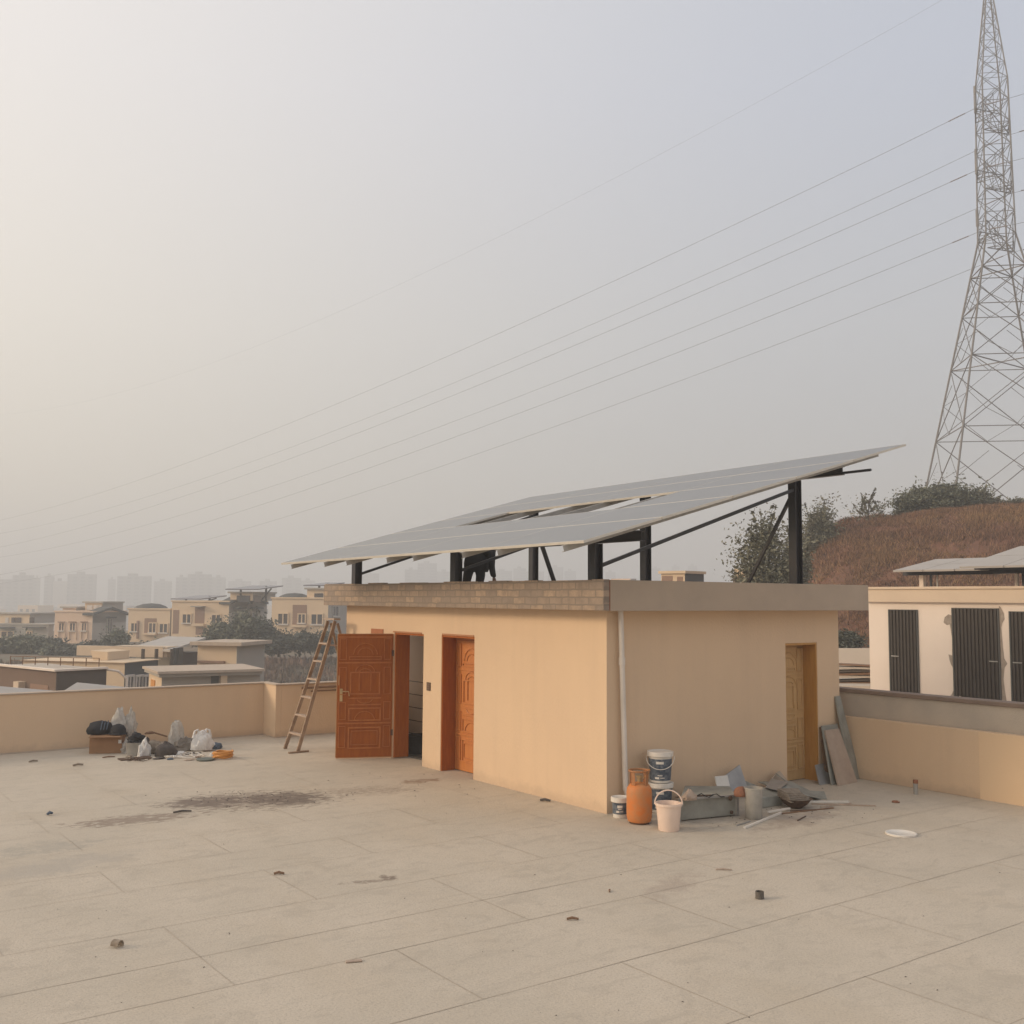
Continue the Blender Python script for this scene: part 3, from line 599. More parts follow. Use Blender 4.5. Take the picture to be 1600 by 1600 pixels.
# ---------------------------------------------------------------- solar canopy on the room's roof
SL = 0.2756; AXN = V((-SL, 0, 1)).normalized(); AXU = V((1, 0, SL)).normalized()
def pz(x): return 3.68 + SL * x                 # top of the panels
sc_ = thing('solar_canopy', (2, 3, 2.8), 'tilted array of solar panels on dark steel posts over the room', 'solar panels')
PYs = (0.22, 3.55, 6.88)
for y in PYs:
    for x, zt, w_ in ((0.0, 3.425, 0.14), (4.05, 4.555, 0.15)):
        z_ = zt
        p = MB().box(x - w_ / 2, x + w_ / 2, y - 0.012, y + 0.012, 2.802, z_).box(x - w_ / 2, x - w_ / 2 + 0.012, y - 0.07, y - 0.0125, 2.802, z_).box(x - w_ / 2, x - w_ / 2 + 0.012, y + 0.0125, y + 0.07, 2.802, z_).box(x + w_ / 2 - 0.012, x + w_ / 2, y - 0.07, y - 0.0125, 2.802, z_).box(x + w_ / 2 - 0.012, x + w_ / 2, y + 0.0125, y + 0.07, 2.802, z_)
        po = p.build('post', 'dark_steel', sc_)
        MB().box(x - 0.13, x + 0.13, y - 0.13, y + 0.13, 2.8005, 2.8015).build('base_plate', 'dark_steel', po)
for x, z0 in ((0.0, 3.427), (4.05, 4.557)):
    MB().box(x - 0.05, x + 0.05, -0.66, 7.0, z0, z0 + 0.012).box(x - 0.05, x + 0.05, -0.66, 7.0, z0 + 0.118, z0 + 0.13).box(x - 0.006, x + 0.006, -0.66, 7.0, z0 + 0.0125, z0 + 0.1175).build('beam', 'dark_steel', sc_)
MB().tube([(4.05, -0.55, 4.585), (4.05, -1.14, 4.585)], 0.02).build('rod', 'dark_steel', sc_)
for i, y in enumerate(PYs):
    MB().bar((0.07, y - 0.03, 3.14), (3.98, y - 0.03, 4.40), 0.045).build('brace', 'dark_steel', sc_)
    if i < 1: MB().bar((4.02, y + 0.05, 4.30), (3.98, y + 1.0, 2.81), 0.045).build('brace', 'dark_steel', sc_)
qb = G(871, 924, 2.81); qt = PY(846, 850, qb.y); MB().bar(qt, qb, 0.045).build('brace', 'dark_steel', sc_)
ZP0 = 3.70
CA, CB, CC, CD = (-1.46, 6.93), (4.05, 6.97), (4.82, -1.22), (-1.19, -0.95)      # corners of the array in plan
def pin(u, v, dz=0.0):                          # u up the slope, v from the near to the far edge
    x = (CD[0] * (1 - u) + CC[0] * u) * (1 - v) + (CA[0] * (1 - u) + CB[0] * u) * v
    y = (CD[1] * (1 - u) + CC[1] * u) * (1 - v) + (CA[1] * (1 - u) + CB[1] * u) * v
    return V((x, y, ZP0 + SL * x)) + AXN * dz
for y in (-0.74, 0.55, 1.34, 2.56, 3.29, 4.52, 5.26, 6.47):
    v = (y + 1.05) / 8.0; a, b_ = pin(-0.008, v, -0.034), pin(0.965, v, -0.034)
    MB().prism([a, b_, b_ + V((0, .003, 0)), a + V((0, .003, 0))], -AXN * 0.076).prism([a + V((0, .0035, 0)), b_ + V((0, .0035, 0)), b_ + V((0, .045, 0)), a + V((0, .045, 0))], -AXN * 0.003).prism([a + V((0, .0035, 0)) - AXN * .073, b_ + V((0, .0035, 0)) - AXN * .073, b_ + V((0, .045, 0)) - AXN * .073, a + V((0, .045, 0)) - AXN * .073], -AXN * 0.003).build('purlin', 'galv', sc_)
for r_ in range(5):
    for c_ in range(4):
        if r_ == 2 and c_ in (1, 2): continue
        u0, u1, v0, v1 = r_ / 5 + 0.0012, (r_ + 1) / 5 - 0.0012, c_ / 4 + 0.0004, (c_ + 1) / 4 - 0.0004
        fu, fv = 0.0026, 0.0008
        def quad(a0, a1, b0, b1, z0, z1, mb):
            q = [pin(a0, b0, z0), pin(a1, b0, z0), pin(a1, b1, z0), pin(a0, b1, z0)]; return mb.prism(q, AXN * (z1 - z0))
        pn = quad(u0 + fu, u1 - fu, v0 + fv, v1 - fv, -0.006, -0.0005, MB()).build('solar_panel', 'cell', sc_)
        fm_ = MB(); quad(u0, u0 + fu * .96, v0, v1, -0.032, 0, fm_); quad(u1 - fu * .96, u1, v0, v1, -0.032, 0, fm_)
        quad(u0 + fu, u1 - fu, v0, v0 + fv * .9, -0.032, 0, fm_); quad(u0 + fu, u1 - fu, v1 - fv * .9, v1, -0.032, 0, fm_); fm_.build('frame', 'alu', pn)
        quad(u0 + fu, u1 - fu, v0 + fv, v1 - fv, -0.0105, -0.007, MB()).build('back_sheet', 'back', pn)

# ---------------------------------------------------------------- people: skin-modifier figure
def figure(name, pts, edges, radii, m, parent=None, root=0, sub=2):
    me = bpy.data.meshes.new(name); o = bpy.data.objects.new(name, me); col.objects.link(o)
    off = WL[parent.name] if parent else V(pts[root])
    if parent: o.parent = parent
    else: o.location = off
    WL[o.name] = off
    me.from_pydata([tuple(V(p) - off) for p in pts], edges, []); me.materials.append(M[m])
    sk = o.modifiers.new('skin', 'SKIN'); sk.use_smooth_shade = True
    for i, r in enumerate(radii):
        rr = r if isinstance(r, tuple) else (r, r); me.skin_vertices[0].data[i].radius = rr; me.skin_vertices[0].data[i].use_root = (i == root)
    ss = o.modifiers.new('sub', 'SUBSURF'); ss.levels = ss.render_levels = sub
    return o
B = PX(741, 925, 1.2); bx, by = B.x, B.y
rt = V((0.80, -0.60, 0))                        # direction the figure faces (to the right of the picture)
sd_ = V((0.60, 0.80, 0))
def PP(f, s, z): return V((bx, by, 2.80)) + rt * f + sd_ * s + V((0, 0, z))
person = thing('person', PP(0, 0, 0), 'person in dark clothes bending under the solar panels on the roof', 'person')
bp_ = [PP(-0.02, 0, 0.60), PP(0.04, 0, 0.68), PP(0.15, 0, 0.71), PP(0.27, 0, 0.73), PP(0.33, 0, 0.76), PP(0.36, 0, 0.80),
       PP(-0.06, 0.10, 0.54), PP(-0.12, 0.12, 0.33), PP(-0.16, 0.13, 0.08), PP(-0.04, 0.13, 0.035),
       PP(0.04, -0.10, 0.54), PP(0.12, -0.11, 0.33), PP(0.08, -0.12, 0.08), PP(0.20, -0.12, 0.035),
       PP(0.30, 0.18, 0.66), PP(0.30, 0.22, 0.46), PP(0.34, 0.20, 0.26), PP(0.30, -0.18, 0.66), PP(0.29, -0.21, 0.46), PP(0.33, -0.19, 0.27)]
be = [(0, 1), (1, 2), (2, 3), (3, 4), (4, 5), (0, 6), (6, 7), (7, 8), (8, 9), (0, 10), (10, 11), (11, 12), (12, 13), (3, 14), (14, 15), (15, 16), (3, 17), (17, 18), (18, 19)]
br_ = [(.13, .12), (.145, .14), (.15, .14), (.15, .13), .06, .055, (.12, .12), .09, .07, (.045, .035), (.12, .12), .09, .07, (.045, .035), .065, .05, .04, .065, .05, .04]
figure('body', bp_, be, br_, 'black', person)
MB().blob(PP(0.05, 0, 0.36), (0.24, 0.22, 0.46), 31, 0.10, 1.5, 3, flat=0.5, pinch=0.1).build('tunic', 'black', person)
hc = PP(0.40, 0, 0.86)
hm = MB().blob(hc - V((0, 0, 0.11)), (0.085, 0.075, 0.22), 1, 0.03, 1.0, 3, flat=1.0)
hm.blob(hc + rt * 0.085 - V((0, 0, 0.02)), (0.016, 0.012, 0.035), 2, 0.02, 1, 2, flat=1)
for s_ in (-1, 1): hm.blob(hc + sd_ * 0.078 * s_ - V((0, 0, 0.03)), (0.02, 0.01, 0.05), 3, 0.02, 1, 2, flat=1)
hdm = hm.build('head', 'skin', person)
MB().blob(hc - rt * 0.015 - V((0, 0, 0.0)), (0.092, 0.082, 0.13), 4, 0.05, 2, 3, flat=0.2).build('hair', 'hair', hdm)
for s_ in (-1, 1):
    hp = [PP(0.34, 0.195 * s_, 0.27), PP(0.345, 0.195 * s_, 0.20), PP(0.345, 0.195 * s_, 0.17)]
    he = [(0, 1), (1, 2)]; hr = [.028, (.038, .02), (.036, .018)]
    for i in range(4):
        b0 = len(hp); hp += [PP(0.345 + (i - 1.5) * 0.019, 0.195 * s_, 0.145), PP(0.345 + (i - 1.5) * 0.02, 0.185 * s_, 0.115 - 0.005 * (i in (1, 2))), PP(0.345 + (i - 1.5) * 0.019, 0.17 * s_, 0.095)]
        he += [(2, b0), (b0, b0 + 1), (b0 + 1, b0 + 2)]; hr += [.0095, .0085, .007]
    b0 = len(hp); hp += [PP(0.395, 0.19 * s_, 0.19), PP(0.41, 0.18 * s_, 0.155)]; he += [(1, b0), (b0, b0 + 1)]; hr += [.011, .009]
    figure('hand', hp, he, hr, 'skin', person, sub=1)

# ---------------------------------------------------------------- ladder
ld = thing('step_ladder', (-1.04, 7.2, 0), 'old wooden step ladder standing open beside the open door', 'ladder')
def lp(t, s):                                   # t along the front leg 0..1, s side -1..1
    return V((-1.05 + 0.74 * t, 7.22 + s * (0.27 - 0.13 * t), 2.31 * t))
for s in (-1, 1): MB().bar(lp(0, s), lp(0.985, s), 0.03, 0.06, (1, 0, 0)).build('rail', 'grey_wood', ld)
for i in range(6):
    t = 0.125 + i * 0.137
    MB().bar(lp(t, -1.0), lp(t, 1.0), 0.075, 0.03).build('step', 'board', ld)
MB().bar(lp(1, -1.5), lp(1, 1.5), 0.13, 0.03).build('top_cap', 'board', ld)
def rp_(t, s): return V((0.42 - 0.70 * t, 7.22 + s * (0.25 - 0.12 * t), 2.28 * t))
for s in (-1, 1): MB().bar(rp_(0, s), rp_(0.98, s), 0.025, 0.045, (1, 0, 0)).build('rear_leg', 'grey_wood', ld)
for s in (-1, 1): MB().bar(lp(0.80, s), rp_(0.80, s), 0.025).build('spreader', 'board', ld)
for t in (.25, .6): MB().bar(rp_(t, -1), rp_(t, 1), 0.03).build('rear_brace', 'grey_wood', ld)
MB().box(-1.23, -0.86, 6.90, 6.945, 0.001, 0.03).build('foot_bar', 'grey_wood', ld)

# ---------------------------------------------------------------- things by the left parapet
def ground_item(px, py): return G(px, py)
c0 = G(139, 1178); c1 = G(190, 1177)
cb = thing('cardboard_box', ((c0 + c1) / 2), 'brown cardboard box standing by the left parapet', 'box')
fb = F(c0, c1 - c0, V((0, 0, 1)).cross(c1 - c0)); wb = (c1 - c0).length
MB().fbox(fb, 0, wb, 0, 0.40, 0.002, 0.31).build('box_body', 'card', cb)
MB().fbox(fb, 0.01, wb - 0.01, -0.14, -0.005, 0.29, 0.30).build('flap', 'card', cb)
MB().fbox(fb, wb - 0.06, wb - 0.01, -0.006, -0.0015, 0.17, 0.23).build('sticker', 'bag_white', cb)
def mesh_thing(name, mb, m, label, cat, group=None, **k): return tag(mb.build(name, m, **k), label, cat, group)
p = G(139, 1178) + fb.u * 0.15 + fb.n * 0.2
q = MB().blob((p.x, p.y, 0.312), (0.24, 0.16, 0.22), 3, 0.18, 1.6)
bg_ = mesh_thing('tool_bag', q, 'black', 'black tool bag lying on top of the cardboard box', 'bag')
sm_ = MB()
for i in range(3): sm_.tube([(p.x - 0.06 + i * .05, p.y - 0.17, 0.40), (p.x - 0.03 + i * .05, p.y - 0.12, 0.49), (p.x + i * .05, p.y - 0.05, 0.535)], 0.008)
sm_.build('strap', 'blue_rag', bg_)
p = G(139, 1178) + fb.u * 0.44 + fb.n * 0.12
mesh_thing('hard_hat', MB().lathe((p.x, p.y, 0.312), [(0.0, 0.0), (0.15, 0.0), (0.165, 0.01), (0.14, 0.03), (0.13, 0.09), (0.09, 0.15), (0.03, 0.175), (0.0, 0.178)], 20), 'black', 'round black hat on the cardboard box beside the tool bag', 'hat')
p = p + fb.n * 0.22
q = MB().blob((p.x - 0.02, p.y, 0.312), (0.16, 0.12, 0.42), 8, 0.45, 2.4, pinch=0.35).blob((p.x + 0.17, p.y, 0.22), (0.12, 0.1, 0.46), 12, 0.5, 2.6, pinch=0.3)
mesh_thing('plastic_bag', q, 'bag', 'crumpled clear plastic bags standing up behind the black hat', 'plastic bag')
def item(px, py, size, m, name, label, cat, seed=1, amp=0.25, fq=2.0, pinch=0.0, z=0.001, lean=(0, 0), **k):
    g_ = G(px, py); return mesh_thing(name, MB().blob((g_.x, g_.y, z), size, seed, amp, fq, pinch=pinch, lean=lean, **k), m, label, cat)
g_ = G(211, 1180)
bk_ = thing('grey_bucket', g_, 'grey bucket stuffed with black cloth right of the cardboard box', 'bucket')
MB().lathe(g_, [(0.0, 0.001), (0.13, 0.001), (0.16, 0.22), (0.165, 0.225), (0.15, 0.225), (0.12, 0.02), (0, 0.02)], 20).build('pail', 'galv', bk_)
item(212, 1180, (0.14, 0.13, 0.17), 'black', 'black_cloth', 'black cloth heaped in the grey bucket', 'cloth', 5, 0.5, 2.5, z=0.20)
item(197, 1176, (0.10, 0.10, 0.24), 'bag', 'plastic_bag', 'thin clear bag pressed against the right side of the cardboard box', 'plastic bag', 6, 0.4, 2.5, pinch=0.3)
item(225, 1182, (0.11, 0.09, 0.26), 'bag_white', 'white_sack', 'small white sack standing before the grey bucket', 'sack', 9, 0.5, 2.4, pinch=0.3)
item(241, 1177, (0.15, 0.13, 0.22), 'sack', 'tan_sack', 'tan cloth sack between white sack and dark bundle', 'sack', 11, 0.3, 2)
item(259, 1181, (0.20, 0.14, 0.24), 'dark_grey', 'cloth_bundle', 'dark grey bundle lying before the tall clear bag', 'bundle', 13, 0.28, 1.8, pinch=0.3)
g_ = G(243, 1172)
ml = thing('wooden_mallet', g_, 'wooden mallet leaning across the tan cloth sack', 'mallet')
MB().tube([g_ + V((-0.02, 0.05, 0.30)), g_ + V((0.2, 0.0, 0.22))], 0.014).build('handle', 'wood', ml)
MB().blob(g_ + V((-0.10, 0.05, 0.28)), (0.09, 0.035, 0.05), 2, 0.1, 1, 2).build('head', 'wood', ml)
item(276, 1172, (0.14, 0.07, 0.52), 'bag', 'plastic_bag', 'tall clear plastic bag standing by the parapet behind the dark bundle', 'plastic bag', 15, 0.4, 2.2, pinch=0.15, lean=(-0.02, 0.02))
item(290, 1172, (0.26, 0.16, 0.22), 'grey_cloth', 'rag_heap', 'heap of grey rags beside the white carrier bag', 'rags', 17, 0.45, 2.6, pinch=0.3)
g_ = G(315, 1172)
q = MB().blob((g_.x, g_.y, 0.001), (0.21, 0.14, 0.34), 19, 0.25, 2.2, pinch=0.25)
wbg = thing('carrier_bag', g_, 'white carrier bag with two handles standing near the orange hose', 'carrier bag')
q.build('bag_body', 'bag_white', wbg)
for s in (-1, 1):
    MB().tube([g_ + V((s * 0.15, 0, 0.22)), g_ + V((s * 0.13, 0, 0.34)), g_ + V((s * 0.08, 0, 0.36)), g_ + V((s * 0.05, 0, 0.28))], [0.035, 0.02, 0.02, 0.03], 8).build('handle', 'bag_white', wbg)
item(336, 1170, (0.12, 0.09, 0.12), 'blue_rag', 'blue_rag', 'crumpled blue rag behind the white carrier bag', 'rag', 21, 0.4, 2.5)
g_ = G(348, 1185)
hs = MB(); pts = []
for i in range(5 * 24 + 1):
    a = 2 * math.pi * i / 24; rr = 0.15 + 0.012 * math.sin(i * 0.7); pts.append(g_ + V((rr * math.cos(a), rr * math.sin(a), 0.018 + 0.10 * i / 120 + 0.006 * math.sin(i))))
hs.tube(pts, 0.016, 8); hs.smooth = True
mesh_thing('hose_coil', hs, 'hose', 'coil of orange hose lying on the terrace floor', 'hose', smooth=True)
g_ = G(321, 1188)
mesh_thing('round_lid', MB().lathe(g_, [(0.0, 0.002), (0.14, 0.002), (0.15, 0.02), (0.145, 0.03), (0.0, 0.022)], 24), 'teal', 'dark green round lid lying before the orange hose', 'lid')
tr = MB()
g_ = G(210, 1186)
tr.box(g_.x - 0.24, g_.x + 0.26, g_.y - 0.1, g_.y + 0.12, 0.002, 0.018)
mesh_thing('dark_tray', tr, 'rust', 'flat rusty tray lying before the grey bucket', 'tray')
for i, (px, py, sz, m, nm, lb) in enumerate((
    (203, 1186, (0.07, 0.06, 0.06), 'sack', 'paper_ball', 'small brown paper ball between cardboard box and tray'),
    (249, 1186, (0.10, 0.06, 0.03), 'dark_grey', 'flat_rag', 'flat dark rag before the white sack'),
    (299, 1168, (0.16, 0.10, 0.16), 'bag', 'plastic_bag', 'low see-through bag behind the heap of grey rags'),
    (226, 1173, (0.12, 0.08, 0.20), 'dark_grey', 'work_jacket', 'dark jacket bunched up behind the small white sack'),
    (266, 1187, (0.05, 0.04, 0.03), 'blue_rag', 'blue_scrap', 'small blue scrap before the dark grey bundle'),
    (332, 1181, (0.05, 0.04, 0.05), 'bag_white', 'paper_cup', 'crushed pale cup touching the orange hose on its left'),
    (296, 1188, (0.09, 0.05, 0.02), 'board', 'card_scrap', 'flat tan card scrap left of the dark green lid'))):
    item(px, py, sz, m, nm, lb, 'scrap', 60 + i, 0.4, 2.5)
def wire_tangle(px, py, n, spread, m, name, label, cat, r=0.006, seed=1):
    rn = random.Random(seed); g_ = G(px, py); mb = MB()
    pts = []; a = rn.uniform(0, 6)
    p = V((g_.x, g_.y, 0.012))
    for i in range(n):
        a += rn.uniform(-1.1, 1.1); p = p + V((math.cos(a) * 0.06, math.sin(a) * 0.06, 0)); d = p - V((g_.x, g_.y, p.z))
        if d.length > spread: a = math.atan2(-d.y, -d.x)
        pts.append(V((p.x, p.y, 0.012 + abs(rn.gauss(0, 0.015)))))
    mb.tube(pts, r, 6); return mesh_thing(name, mb, m, label, cat)
wire_tangle(290, 1182, 60, 0.3, 'white_plastic', 'cable_tangle', 'pale cable tangled on the floor left of the green lid', 'cable', 0.009, 3)
wire_tangle(212, 1190, 26, 0.22, 'rust', 'cable_tangle', 'thin dark wire looped on the floor before the tray', 'cable', 0.006, 5)
for i, (px, py, sz, m, nm, lb) in enumerate(((282, 1180, (0.09, 0.07, 0.07), 'bag_white', 'crumpled_paper', 'crumpled pale paper on the floor below the clear bag'), (300, 1178, (0.16, 0.04, 0.03), 'dark_grey', 'flat_bar', 'dark flat scrap before the grey rags'),
        (327, 1174, (0.12, 0.04, 0.02), 'rust', 'flat_bar', 'rusty flat scrap lying before the white carrier bag'), (270, 1184, (0.06, 0.05, 0.04), 'bag_white', 'crumpled_paper', 'tiny pale scrap of paper right of the dark bundle'), (308, 1184, (0.08, 0.03, 0.03), 'board', 'wood_chip', 'wood chip left of the orange hose'))):
    item(px, py, sz, m, nm, lb, 'scrap', 30 + i, 0.4, 2.5, sub=2)

# ---------------------------------------------------------------- things by the right hand wall
def bucket(px, py, rb, rtp, h, body, label, name='paint_bucket', lid=None, band=None, z=0.001, at=None, bail=None, group=None, handle_m='white_plastic'):
    g_ = V(at) if at is not None else G(px, py); g_ = V((g_.x, g_.y, z))
    t = thing(name, g_, label, 'bucket', group)
    MB().lathe(g_, [(0.0, 0.0), (rb, 0.0), (rb + 0.004, 0.01), (rtp, h - 0.03), (rtp + 0.012, h - 0.028), (rtp + 0.012, h), (rtp - 0.004, h), (rb - 0.01, 0.02), (0, 0.02)], 32).build('pail', body, t)
    if lid: MB().lathe(g_ + V((0, 0, h + 0.001)), [(rtp + 0.013, -0.05), (rtp + 0.018, -0.045), (rtp + 0.018, 0.008), (rtp + 0.006, 0.012), (rtp - 0.004, 0.004), (0, 0.004)], 32).build('lid', lid, t)
    if band:
        z0, z1 = band; f = lambda z_: rb + 0.004 + (rtp - rb) * z_ / h + 0.0025
        MB().lathe(g_, [(f(z0), z0), (f(z1), z1)], 32).build('label_band', 'blue_label', t)
        fm = lambda z_: f(z_) + 0.002
        dx = (CO - g_); az = math.atan2(dx.y, dx.x)
        lg = MB()
        for a0, a1, za, zb in ((-0.35, 0.30, z1 - 0.062, z1 - 0.03), (-0.25, 0.2, z0 + 0.06, z0 + 0.07), (-0.5, -0.1, z0 + 0.02, z0 + 0.045), (0.0, 0.4, z0 + 0.03, z0 + 0.04)):
            n = 6; vs = []
            for i in range(n + 1):
                a = az + a0 + (a1 - a0) * i / n; vs += [g_ + V((fm(za) * math.cos(a), fm(za) * math.sin(a), za)), g_ + V((fm(zb) * math.cos(a), fm(zb) * math.sin(a), zb))]
            lg.add(vs, [(2 * i, 2 * i + 2, 2 * i + 3, 2 * i + 1) for i in range(n)])
        lg.build('print', 'white_plastic', t)
    if bail is not None:                         # wire handle: +1 up, -1 hanging down in front
        d = (CO - g_); d.z = 0; d.normalize(); s = V((-d.y, d.x, 0)); pts = []
        for i in range(17):
            a = math.pi * i / 16
            if bail > 0: pts.append(g_ + s * (rtp + 0.014) * math.cos(a) + V((0, 0, h - 0.02 + bail * math.sin(a))))
            else: pts.append(g_ + s * (rtp + 0.03) * math.cos(a) + d * (rtp + 0.02) * math.sin(a) ** 0.6 + V((0, 0, h - 0.05 + bail * math.sin(a))))
        hm_ = MB().tube(pts, 0.008 if bail > 0 else 0.004, 8); hm_.build('handle', handle_m, t, smooth=True)
    return t
sb = G(1032, 1268)
bucket(0, 0, 0.125, 0.15, 0.36, 'white_plastic', 'white paint bucket with a blue label under the topmost bucket', lid='white_plastic', band=(0.04, 0.30), at=sb, group='stacked paint buckets')
bucket(0, 0, 0.125, 0.15, 0.375, 'white_plastic', 'white lidded paint bucket with dark blue label, topmost of its stack', lid='white_plastic', band=(0.03, 0.30), at=sb, z=0.377, bail=-0.15, group='stacked paint buckets')
bucket(969, 1277, 0.085, 0.098, 0.24, 'white_plastic', 'small white and blue paint bucket between drainpipe and gas cylinder', lid='white_plastic', band=(0.05, 0.19), group=None)
bucket(1045, 1297, 0.118, 0.148, 0.315, 'pinkish', 'pale pink open bucket with raised handle in front of the stack', name='pink_bucket', bail=0.165, handle_m='pinkish')
g_ = G(999, 1286)
gc = thing('gas_cylinder', g_, 'rusty orange gas cylinder beside the drainpipe', 'gas cylinder')
MB().lathe(g_, [(0.0, 0.012), (0.11, 0.012), (0.14, 0.03), (0.152, 0.07), (0.155, 0.12), (0.155, 0.37), (0.148, 0.42), (0.12, 0.46), (0.06, 0.485), (0.035, 0.49), (0.0, 0.49)], 32).build('tank', 'orange', gc)
MB().lathe(g_, [(0.115, 0.0), (0.12, 0.0), (0.12, 0.035), (0.115, 0.035)], 28).build('foot_ring', 'rust', gc)
cl_ = MB()
for a0 in (0.15, 1.75, 3.3, 4.85): 
    cl_.bar(g_ + V((0.115 * math.cos(a0), 0.115 * math.sin(a0), 0.44)), g_ + V((0.12 * math.cos(a0), 0.12 * math.sin(a0), 0.62)), 0.055, 0.006, up=(math.cos(a0), math.sin(a0), 0))
cl_.tube([g_ + V((0.122 * math.cos(a * math.pi / 12), 0.122 * math.sin(a * math.pi / 12), 0.625)) for a in range(25)], 0.012, 8)
cl_.build('collar', mat('worn_orange', (0.42, 0.16, 0.055), 0.6, (0.28, 0.15, 0.07), 18, 0.8), gc)
MB().lathe(g_, [(0.022, 0.488), (0.022, 0.54), (0.035, 0.545), (0.035, 0.565), (0.0, 0.57)], 14).tube([g_ + V((0, 0, 0.525)), g_ + V((0.06, -0.02, 0.535))], 0.013).build('valve', 'brass', gc)
MB().tube([g_ + V((0.06, -0.02, 0.535)), g_ + V((0.12, -0.04, 0.60)), g_ + V((0.17, 0.0, 0.62)), g_ + V((0.19, 0.06, 0.54)), g_ + V((0.15, 0.09, 0.45))], 0.011, 8).build('hose', 'hose', gc, smooth=True)

# sheet metal duct lying by the wall
dt = thing('metal_duct', (0.9, -0.6, 0), 'large dented grey sheet metal duct lying behind the pink bucket', 'duct')
a, b_, c_, d_ = V((0.36, -0.94, 0)), V((1.22, -1.14, 0)), V((1.62, -0.62, 0)), V((1.00, -0.18, 0))
a = G(1062, 1284); b_ = G(1150, 1275); up = V((0, 0, 0.265))
c_ = b_ + V((0.45, 0.50, 0)); d_ = a + V((0.72, 0.62, 0))
MB().hexa([p + V((0, 0, 0.012)) for p in (a, b_, c_, d_)], [a + up, b_ + up * 0.98, c_ + up * 0.95, d_ + up * 1.02]).build('duct_body', 'sheet', dt, bevel=0.012)
fl_ = MB()
fl_.bar(a + up + V((-0.02, -0.01, 0.006)), b_ + up + V((0.02, -0.02, -0.006)), 0.035, 0.02).bar(b_ + V((0.025, -0.012, 0.0)), b_ + V((0.02, -0.012, 0.27)), 0.018, 0.03).bar(a + V((-0.012, -0.012, 0.0)), a + V((-0.01, -0.012, 0.27)), 0.02, 0.02)
fl_.build('flange', 'sheet2', dt)
MB().lathe(b_ + V((-0.12, -0.008, 0.235)), [(0.0, 0.0), (0.03, 0.0), (0.03, 0.02), (0.0, 0.02)], 14, axis=(0.1, -1, 0)).build('port', 'rust', dt)
MB().lathe(b_ + V((-0.10, -0.008, 0.06)), [(0.0, 0.0), (0.022, 0.0), (0.022, 0.02), (0.0, 0.02)], 12, axis=(0.1, -1, 0)).build('port', 'rust', dt)
MB().bar(a + V((0.0, 0.06, 0.285)), b_ + V((-0.3, 0.12, 0.272)), 0.05, 0.008).build('lip', 'rust', dt)
p = G(1082, 1252, 0.27) + V((0, 0.05, 0.275 - 0.27))
mesh_thing('cloth_scrap', MB().blob((p.x, p.y, 0.281), (0.11, 0.08, 0.12), 41, 0.35, 2.4, pinch=0.6), 'board', 'pale crumpled cloth lying on top of the grey duct', 'cloth')
p = G(1158, 1247, 0.265) + V((0.10, 0.10, 0))
mesh_thing('clay_pot', MB().blob((p.x, p.y, 0.262), (0.085, 0.075, 0.12), 43, 0.14, 1.6), 'clay', 'small round clay lump on the right end of the duct', 'clay')
g_ = G(1178, 1279)
ct = thing('clear_container', g_, 'cloudy clear plastic container standing at the right end of the duct', 'container')
MB().lathe(g_, [(0.0, 0.001), (0.095, 0.001), (0.102, 0.01), (0.108, 0.36), (0.118, 0.365), (0.118, 0.38), (0.104, 0.38), (0.098, 0.02), (0, 0.02)], 28).build('vessel', 'clear', ct)
MB().lathe(g_, [(0.0, 0.03), (0.092, 0.03), (0.097, 0.2), (0.0, 0.2)], 24).build('contents', 'grey_cloth', ct)
def board(name, b0, b1, t0, t1, th, m, label, cat, group=None):
    b0, b1, t0, t1 = map(V, (b0, b1, t0, t1)); n = (b1 - b0).cross(t0 - b0).normalized()
    if n.dot(CO - b0) > 0: n = -n
    return mesh_thing(name, MB().prism([b0, b1, t1, t0], n * th), m, label, cat, group, bevel=0.003)
z3 = 0.002
# pieces behind the container
p = G(1128, 1243)
board('folded_profile', PY(1121, 1232, -0.42), PY(1141, 1230, -0.42), PY(1117, 1213, -0.30), PY(1137, 1211, -0.30), 0.02, 'alu', 'shiny folded metal profile standing on the duct', 'profile')
def fan(name, pts, d, m, label, cat): return mesh_thing(name, MB().prism(pts, d), m, label, cat)
fan('sheet_offcut', [PY(1136, 1236, -0.3), PY(1170, 1236, -0.3), PY(1156, 1195, -0.14), PY(1133, 1212, -0.2)], (0, 0.012, 0), 'sheet2', 'grey triangular sheet offcut leaning on the wall behind the duct', 'sheet')
fan('sheet_offcut', [PY(1170, 1240, -0.22), PY(1192, 1240, -0.22), PY(1184, 1228, -0.1), PY(1165, 1220, -0.1)], (0, 0.012, 0), 'sheet', 'small grey sheet offcut low on the wall behind the clear container', 'sheet')
g1, g2, g3 = G(1186, 1247), G(1240, 1240), G(1215, 1232)
fan('folded_sheet', [G(1190, 1240), G(1240, 1231), PY(1219, 1205, -0.1), PY(1212, 1209, -0.16)], (0.01, 0.02, 0.004), 'plaster', 'brown folded sheet propped up against the wall left of the narrow door', 'sheet')
mesh_thing('curved_strip', MB().bar(PY(1213, 1209, -0.2), PY(1228, 1221, -0.28), 0.05, 0.015).bar(PY(1228, 1221, -0.28), PY(1242, 1228, -0.42), 0.05, 0.015), 'sheet', 'bent grey metal strip resting over the brown folded sheet', 'strip')
dt2 = MB().hexa([G(1188, 1264) + V((0, 0, z3)), G(1222, 1258) + V((0, 0, z3)), G(1222, 1246) + V((0, 0, z3)), G(1186, 1248) + V((0, 0, z3))], [G(1188, 1264) + V((0, 0.02, 0.13)), G(1222, 1258) + V((0, .02, 0.13)), G(1224, 1246) + V((0, 0, 0.15)), G(1188, 1248) + V((0, 0, 0.15))])
